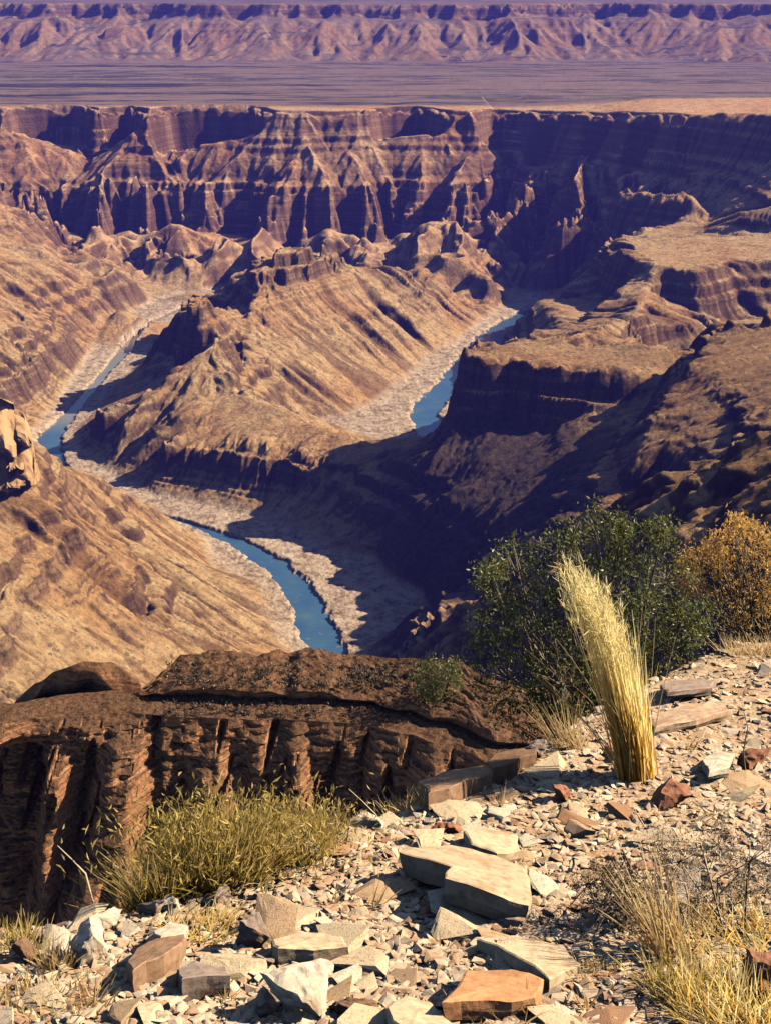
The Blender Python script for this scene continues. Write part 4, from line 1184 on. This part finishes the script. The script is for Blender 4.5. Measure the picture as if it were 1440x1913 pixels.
def shrub(name, label, cat, base, lumps, nleaf, leaf, mat, seed, twigs=160, aspect=0.42, wood_mat=None, thick=0.007, up=0.4):
    """stems from the base fork out to the lumps; leaves spread through each lump in small sprays"""
    rs = np.random.RandomState(seed)
    root = empty(name, base)
    tag(root, label, cat)
    base = np.array(base)
    L = [(np.array(c) - base, r) for c, r in lumps]
    nsp = nleaf // 9
    tips = lumpy(L, nsp, rs)
    pos = (tips[:, None, :] + rs.normal(size=(nsp, 9, 3)) * leaf * 0.9).reshape(-1, 3)
    tn = np.clip(np.repeat(rs.uniform(0, 0.8, nsp), 9) + rs.uniform(-.1, .3, nsp * 9), 0, 1)
    leaves('foliage', root, mat, pos, leaf, rs, aspect, up, tn)
    paths, radii = [], []
    for c, r in L:
        for _ in range(2):
            s = rs.normal(size=3) * np.array([.08, .08, 0.0])
            m = 0.5 * (s + c) + rs.normal(size=3) * 0.07
            paths.append([s, m * 0.6 + s * 0.4, m, 0.5 * (m + c), c]); radii.append(thick)
    for i in rs.choice(nsp, min(twigs, nsp), replace=False):
        c = L[int(np.argmin([np.linalg.norm(tips[i] - q) / r for q, r in L]))][0]
        paths.append([c, 0.5 * (c + tips[i]) + rs.normal(size=3) * 0.02, tips[i] + (tips[i] - c) * 0.1]); radii.append(thick * 0.35)
    tubes('stems', root, wood_mat or MAT_WOOD, paths, radii)
    return root

def at(px, py, d): return np.array(P(px, py, d=d))
def lumps_at(L, d, seed, dv=0.28):
    rs = np.random.RandomState(seed)
    out = []
    for px, py, r in L:
        dd = d + rs.uniform(-dv, dv)
        c = at(px, py, dd)
        fwd = c[1] * CP - c[2] * SP
        out.append((c, r * fwd / F))
    return out

# the big green bush on the brink
GB = [(950, 1085, 78), (1040, 1035, 72), (1120, 1010, 58), (1190, 1020, 62), (1240, 1090, 72), (1275, 1165, 66), (1130, 1110, 90), (1010, 1170, 92), (925, 1165, 58), (950, 1270, 78), (1050, 1280, 95), (1150, 1220, 90), (1240, 1215, 70), (980, 1350, 48), (1060, 1350, 50), (1310, 1150, 40), (915, 1060, 36), (1140, 985, 30), (905, 1215, 45), (1215, 1000, 30)]
_r = np.random.RandomState(12)
GB = [(x, y, r * 0.84) for x, y, r in GB]
for _ in range(34):
    x, y, r = GB[_r.randint(20)]
    a = _r.uniform(0, 6.28)
    GB.append((x + r * 1.05 * math.cos(a), y + r * 1.05 * math.sin(a), _r.uniform(14, 30)))
b = at(1085, 1420, 7.0)
shrub('green_bush', 'large dark green leafy bush on the brink behind the golden grass', 'bush', b, lumps_at(GB, 7.0, 3), 15000, 0.027, MAT_GREEN, 31, twigs=420, wood_mat=MAT_GREYWOOD)
OB0 = [(1300, 1075, 20), (1350, 1010, 20), (1400, 985, 18), (1420, 1000, 22), (1372, 985, 14), (1290, 1055, 14), (1370, 1035, 52), (1425, 1065, 66), (1330, 1090, 44), (1400, 1125, 66), (1485, 1085, 76), (1510, 1150, 70), (1345, 1050, 34), (1440, 1010, 38), (1375, 1000, 26), (1310, 1040, 26), (1440, 1150, 40)]
OB = [(x, y, r * 0.78) for x, y, r in OB0]
for _ in range(30):
    x, y, r = OB[_r.randint(len(OB0))]
    a = _r.uniform(0, 6.28)
    OB.append((x + r * 1.15 * math.cos(a), y + r * 1.15 * math.sin(a), _r.uniform(9, 24)))
b = at(1420, 1215, 8.6)
shrub('rust_shrub', 'orange yellow dry shrub at the right edge behind the green bush', 'shrub', b, lumps_at(OB, 8.6, 5), 5600, 0.034, MAT_RUST, 33, twigs=600, aspect=0.34, wood_mat=MAT_GREYWOOD, thick=0.006, up=0.9)
# twiggy shrubs on the right of the rubble
DB = [(1130, 1690, 44), (1165, 1650, 42), (1100, 1650, 32), (1170, 1710, 40), (1125, 1620, 28), (1190, 1660, 30)]
b = ground_pt(1150, 1745)
shrub('dark_twiggy_shrub', 'low dark twiggy shrub right of the largest cream slab', 'shrub', b, lumps_at(DB, float(b[1]) + 0.05, 6, 0.06), 2300, 0.010, MAT_DARKLEAF, 35, twigs=260, wood_mat=MAT_GREYWOOD, thick=0.004, up=0.6)
DG = [(1270, 1610, 60), (1340, 1580, 60), (1400, 1610, 64), (1300, 1680, 64), (1370, 1690, 60), (1430, 1660, 60), (1230, 1570, 40), (1460, 1580, 50), (1220, 1640, 40)]
b = ground_pt(1330, 1745)
shrub('grey_twiggy_shrub', 'grey dry twiggy shrub at the right edge in front of the golden grass', 'shrub', b, lumps_at(DG, float(b[1]) + 0.12, 7, 0.1), 3000, 0.014, MAT_TWIGLEAF, 37, twigs=620, aspect=0.25, wood_mat=MAT_PALEWOOD, thick=0.004, up=0.9)

# the tall golden grass
def golden_grass():
    rs = np.random.RandomState(41)
    c = ground_pt(1188, 1455)
    root = empty('golden_grass', c)
    tag(root, 'tall golden plume of dry grass bending left over the green bush', 'grass tuft')
    fwd = c[1] * CP - c[2] * SP
    m = fwd / F                                            # metres to a photograph pixel here
    n = 720
    a = rs.uniform(0, 6.283, n); q = np.sqrt(rs.uniform(0, 1, n))
    u = q * np.cos(a)
    base = np.stack([u * 29 * m + rs.normal(size=n) * 5 * m, q * np.sin(a) * 40 * m, np.zeros(n) - 0.012], -1)
    # left blades are long and bend to the left, right ones are shorter and upright
    f = np.clip((u + 1) / 2 + rs.normal(size=n) * 0.10, 0, 1)
    tipx = np.interp(f, [0, .35, .7, 1], [-150, -118, -62, 2]) * m + rs.normal(size=n) * 11 * m
    tiph = np.interp(f, [0, .3, .7, 1], [362, 376, 318, 222]) * m * rs.choice([1, .75], n, p=[.6, .4]) * rs.uniform(0.6, 1.1, n) / math.cos(PITCH)
    k = tiph / (np.interp(f, [0, .3, .7, 1], [362, 376, 318, 222]) * m / math.cos(PITCH))
    tipx = tipx * k ** 1.35
    tip = np.stack([tipx + 0 * u, base[:, 1] * 1.3 + rs.normal(size=n) * 26 * m, tiph], -1)
    L = np.linalg.norm(tip - base, axis=1)
    ch = (tip - base) / L[:, None]
    bend = np.stack([ch[:, 0] * 0.18 + rs.normal(size=n) * .03, ch[:, 1] * 0.3, -0.04 * np.ones(n)], -1)
    d0 = ch - bend
    blades('blades', root, MAT_GOLD, base, d0, bend, L, np.full(n, 0.0028) * rs.uniform(.6, 1.3, n), rs, 6, np.clip(rs.uniform(0.25, 0.85, n) + 0.35 * (k - 0.8), 0, 1), 0.75)
    # seed heads: feathery tips on the longest blades
    pick = np.where((k > 0.85) & (f < 0.75))[0][:210]
    bs, dd = [], []
    for i in pick:
        dirn = unit((ch[i] + 2 * bend[i])[None])[0]
        for _ in range(20):
            t = rs.uniform(0.72, 1.0)
            bs.append(base[i] + L[i] * (t * d0[i] + t * t * bend[i])); dd.append(unit((dirn + rs.normal(size=3) * 0.42)[None])[0])
    bs, dd = np.array(bs), np.array(dd); h = len(bs)
    blades('seed_heads', root, MAT_GOLD, bs, dd, np.zeros((h, 3)), rs.uniform(.02, .05, h), np.full(h, 0.0011), rs, 2, rs.uniform(.75, 1, h))
    # a few straggling stalks
    s = 60
    base = np.stack([rs.uniform(-34, 20, s) * m, rs.uniform(-20, 20, s) * m, np.zeros(s)], -1)
    d0 = unit(np.stack([rs.uniform(-.55, .12, s), rs.uniform(-.3, .2, s), np.ones(s)], -1))
    blades('stray_stalks', root, MAT_STRAW, base, d0, d0 * np.array([.5, .4, -.1]), rs.uniform(.3, .78, s), np.full(s, .0016), rs, 6)
golden_grass()

# grasses round about
tuft('olive_grass', 'left part of the wide olive green grass clump, browner, on the brink at lower left', 'grass clump', 290, 1668, .07, .25, 620, MAT_OLIVE, 51, (0.02, 0), .42, dry=MAT_STRAW, stretch=1.2, width=.0016, var=.6)
tuft('olive_grass', 'tallest middle part of the wide olive green grass clump at lower left', 'grass clump', 395, 1645, .11, .29, 1400, MAT_OLIVE, 52, (0.05, 0), .46, dry=MAT_STRAW, stretch=1.5, width=.0016, var=.6, bushy=1900)
tuft('olive_grass', 'right part of the wide olive green grass clump, next to the rounded pale boulder', 'grass clump', 520, 1612, .10, .21, 1000, MAT_OLIVE, 53, (0.10, 0), .5, dry=MAT_STRAW, stretch=1.5, width=.0016, var=.6, bushy=1900)
tuft('straw_grass', 'flattened orange straw patch between two grey rocks at lower left', 'grass tuft', 385, 1740, .08, .09, 260, MAT_GOLD, 54, (0.3, -.2), .9, stretch=1.4)
tuft('straw_grass', 'thin pale grass sprigs left of the golden grass foot', 'grass tuft', 1065, 1400, .07, .22, 90, MAT_STRAW, 55, (-.25, 0), .45)
tuft('straw_grass', 'yellow grass under the grey twiggy shrub at the right edge', 'grass tuft', 1420, 1765, .16, .13, 420, MAT_GOLD, 56, (-.35, -.1), .7, stretch=1.5)
tuft('straw_grass', 'long tan stalks leaning left at the near side of the grey twiggy shrub', 'grass tuft', 1255, 1790, .07, .33, 120, MAT_STRAW, 57, (-.22, .02), .34)
tuft('straw_grass', 'green yellow tuft low on the right beside the narrow pale rock', 'grass tuft', 1270, 1860, .08, .13, 260, MAT_OLIVE, 58, (.05, 0), .55, dry=MAT_GOLD)
tuft('straw_grass', 'golden tuft in the lower right corner around the red rock', 'grass tuft', 1380, 1895, .11, .16, 420, MAT_GOLD, 59, (-.15, 0), .6, dry=MAT_OLIVE, stretch=1.3)
tuft('straw_grass', 'short green grass at the left edge on the brink', 'grass tuft', 30, 1772, .07, .09, 200, MAT_OLIVE, 60, (0, 0), .6, dry=MAT_STRAW, stretch=1.4)
tuft('straw_grass', 'dry grass tuft left of the tall white rock', 'grass tuft', 108, 1812, .04, .10, 110, MAT_STRAW, 61, (0.1, 0), .5, dry=MAT_OLIVE)
tuft('straw_grass', 'low dry grass at the bottom left corner', 'grass tuft', 60, 1895, .12, .07, 260, MAT_STRAW, 62, (0, 0), .8, dry=MAT_OLIVE, stretch=1.6)
tuft('straw_grass', 'thin dry grass on the brink left of the two dead stems', 'grass tuft', 610, 1572, .06, .13, 110, MAT_STRAW, 63, (0, 0), .6)
tuft('straw_grass', 'dry grass on the brink by the dark brown block', 'grass tuft', 770, 1492, .08, .10, 130, MAT_STRAW, 64, (0, 0), .7, stretch=1.5)
tuft('straw_grass', 'yellow tuft around the foot of the rust coloured shrub', 'grass tuft', 1415, 1222, .16, .14, 200, MAT_STRAW, 65, (-.1, 0), .6, stretch=1.4)
tuft('straw_grass', 'sparse grass at the bottom edge beside the orange flat rock', 'grass tuft', 925, 1905, .07, .10, 50, MAT_STRAW, 66, (-.3, 0), .6, stretch=1.5)
tuft('straw_grass', 'small yellow tuft in front of the grey cream slab', 'grass tuft', 1110, 1825, .05, .06, 90, MAT_GOLD, 67, (0, 0), .9, stretch=1.5)
for k, (px, py, w) in enumerate(((240, 1850, 'in front of the brown tilted rock'), (170, 1880, 'left of the purple grey rocks near the bottom edge'), (420, 1870, 'left of the large white rock'), (700, 1700, 'left of the dark gap under the largest cream slab'), (1010, 1560, 'behind the right end of the largest cream slab'),
        (1140, 1560, 'behind the dark twiggy shrub'), (1330, 1530, 'behind the grey twiggy shrub'), (1290, 1400, 'right of the golden grass foot'), (820, 1780, 'between the largest slab and the orange flat rock'), (620, 1700, 'behind the long flat slab'), (1380, 1300, 'on the brink at the right edge'), (760, 1560, 'right of the two dead stems'), (940, 1500, 'in front of the dark brown block'), (1090, 1880, 'right of the orange flat rock'))):
    tuft('grass_sprig', 'small dry grass sprig ' + w, 'grass sprig', px, py, .02, .05 + .005 * (k * 7 % 11), 16, MAT_STRAW, 900 + k, (0, 0), .7, group='dry sprigs between the stones')

def stalk(pts, r, mat, label, d=None, fork=None):
    """a single dry stem through the given places of the photograph, rooted in the ground"""
    g = ground_pt(*pts[0])
    path = [np.zeros(3)] + [at(px, py, float(g[1]) + k * 0.02) - g for k, (px, py) in enumerate(pts[1:], 1)]
    o = tubes('dry_stalk', None, mat, [path], [r])
    o.location = g
    return tag(o, label, 'stalk')
stalk([(182, 1655 + 40), (160, 1632), (135, 1606), (108, 1580)], .0042, MAT_PALEWOOD, 'pale bare stalk leaning left over the brink at lower left')
stalk([(722, 1545), (700, 1520), (676, 1496), (652, 1474)], .0036, MAT_PALEWOOD, 'pale bare stalk leaning left, beyond the two dead stems')
stalk([(630, 1600), (632, 1565), (628, 1530), (634, 1500)], .0050, MAT_GREYWOOD, 'left one of the two upright dead stems on the brink')
stalk([(646, 1596), (650, 1560), (655, 1530), (648, 1508)], .0040, MAT_GREYWOOD, 'right one of the two upright dead stems on the brink')
stalk([(1392, 1446), (1388, 1405), (1396, 1360), (1386, 1318)], .0040, MAT_GREYWOOD, 'thin upright stalk between reddish boulders at the right edge')
stalk([(1205, 1548), (1190, 1522), (1178, 1500)], .0030, MAT_PALEWOOD, 'short pale stick in front of the pinkish red boulder')
stalk([(435, 1628), (415, 1600), (395, 1575)], .0030, MAT_PALEWOOD, 'short pale stick leaning left in front of the olive grass')
stalk([(1240, 1700), (1330, 1716), (1440, 1730), (1500, 1735)], .0045, MAT_PALEWOOD, 'long pale fallen stem lying under the grey twiggy shrub')

# green shrub and low scrub on the ledge below
LS = [(800, 1262, 34), (835, 1275, 30), (812, 1300, 32), (790, 1290, 24), (845, 1250, 20)]
b = at(815, 1335, 84.5)
shrub('ledge_shrub', 'green shrub growing on the brown ledge left of the green bush', 'shrub', b, lumps_at(LS, 84.0, 8, 0.6), 2600, 0.22, MAT_GREEN, 73, twigs=60, thick=0.06)
def scrub():
    rs = np.random.RandomState(81)
    pos = []
    while len(pos) < 620:
        px, py = rs.uniform(310, 930), rs.uniform(1240, 1338)
        zz = -44.9 if py < 1285 else -46.0
        c = np.array(P(px, py, z=zz))
        r = rs.uniform(.10, .30) * (1 + 1.2 * (rs.uniform() > .9))
        pos.append((c, r))
    pts = np.concatenate([c + rs.normal(size=(18, 3)) * np.array([r, r, r * .5]) * .5 for c, r in pos])
    o = leaves('scrub', None, MAT_DARKLEAF, pts, 0.2, rs, 0.5, 0.8)
    tag(o, 'low dark scrub dotted over the top of the ledge', kind='stuff')
scrub()
print('plants', round(time.time() - T0, 1))
# ------------------------------------------------------------------ the air
def build_haze():
    m = bpy.data.materials.new('haze_air'); m.use_nodes = True
    t = m.node_tree
    t.nodes.remove(t.nodes['Principled BSDF'])
    v = t.nodes.new('ShaderNodeVolumePrincipled')
    v.inputs['Color'].default_value = HAZE_COL + (1,)
    v.inputs['Density'].default_value = HAZE_DENS
    v.inputs['Anisotropy'].default_value = 0.0
    t.links.new(v.outputs[0], t.nodes['Material Output'].inputs['Volume'])
    x0, x1, y0, y1, z0, z1 = -13000, 22500, -30, 22500, -520, 4.0
    V = [(x, y, z) for z in (z0, z1) for y in (y0, y1) for x in (x0, x1)]
    Fc = [(0, 2, 3, 1), (4, 5, 7, 6), (0, 1, 5, 4), (2, 6, 7, 3), (0, 4, 6, 2), (1, 3, 7, 5)]
    o = mesh_obj('haze', V, Fc, m)
    tag(o, kind='stuff')
HAZE_COL, HAZE_DENS = (0.13, 0.13, 1.0), 6.0e-5
build_haze()
print('done', round(time.time() - T0, 1))
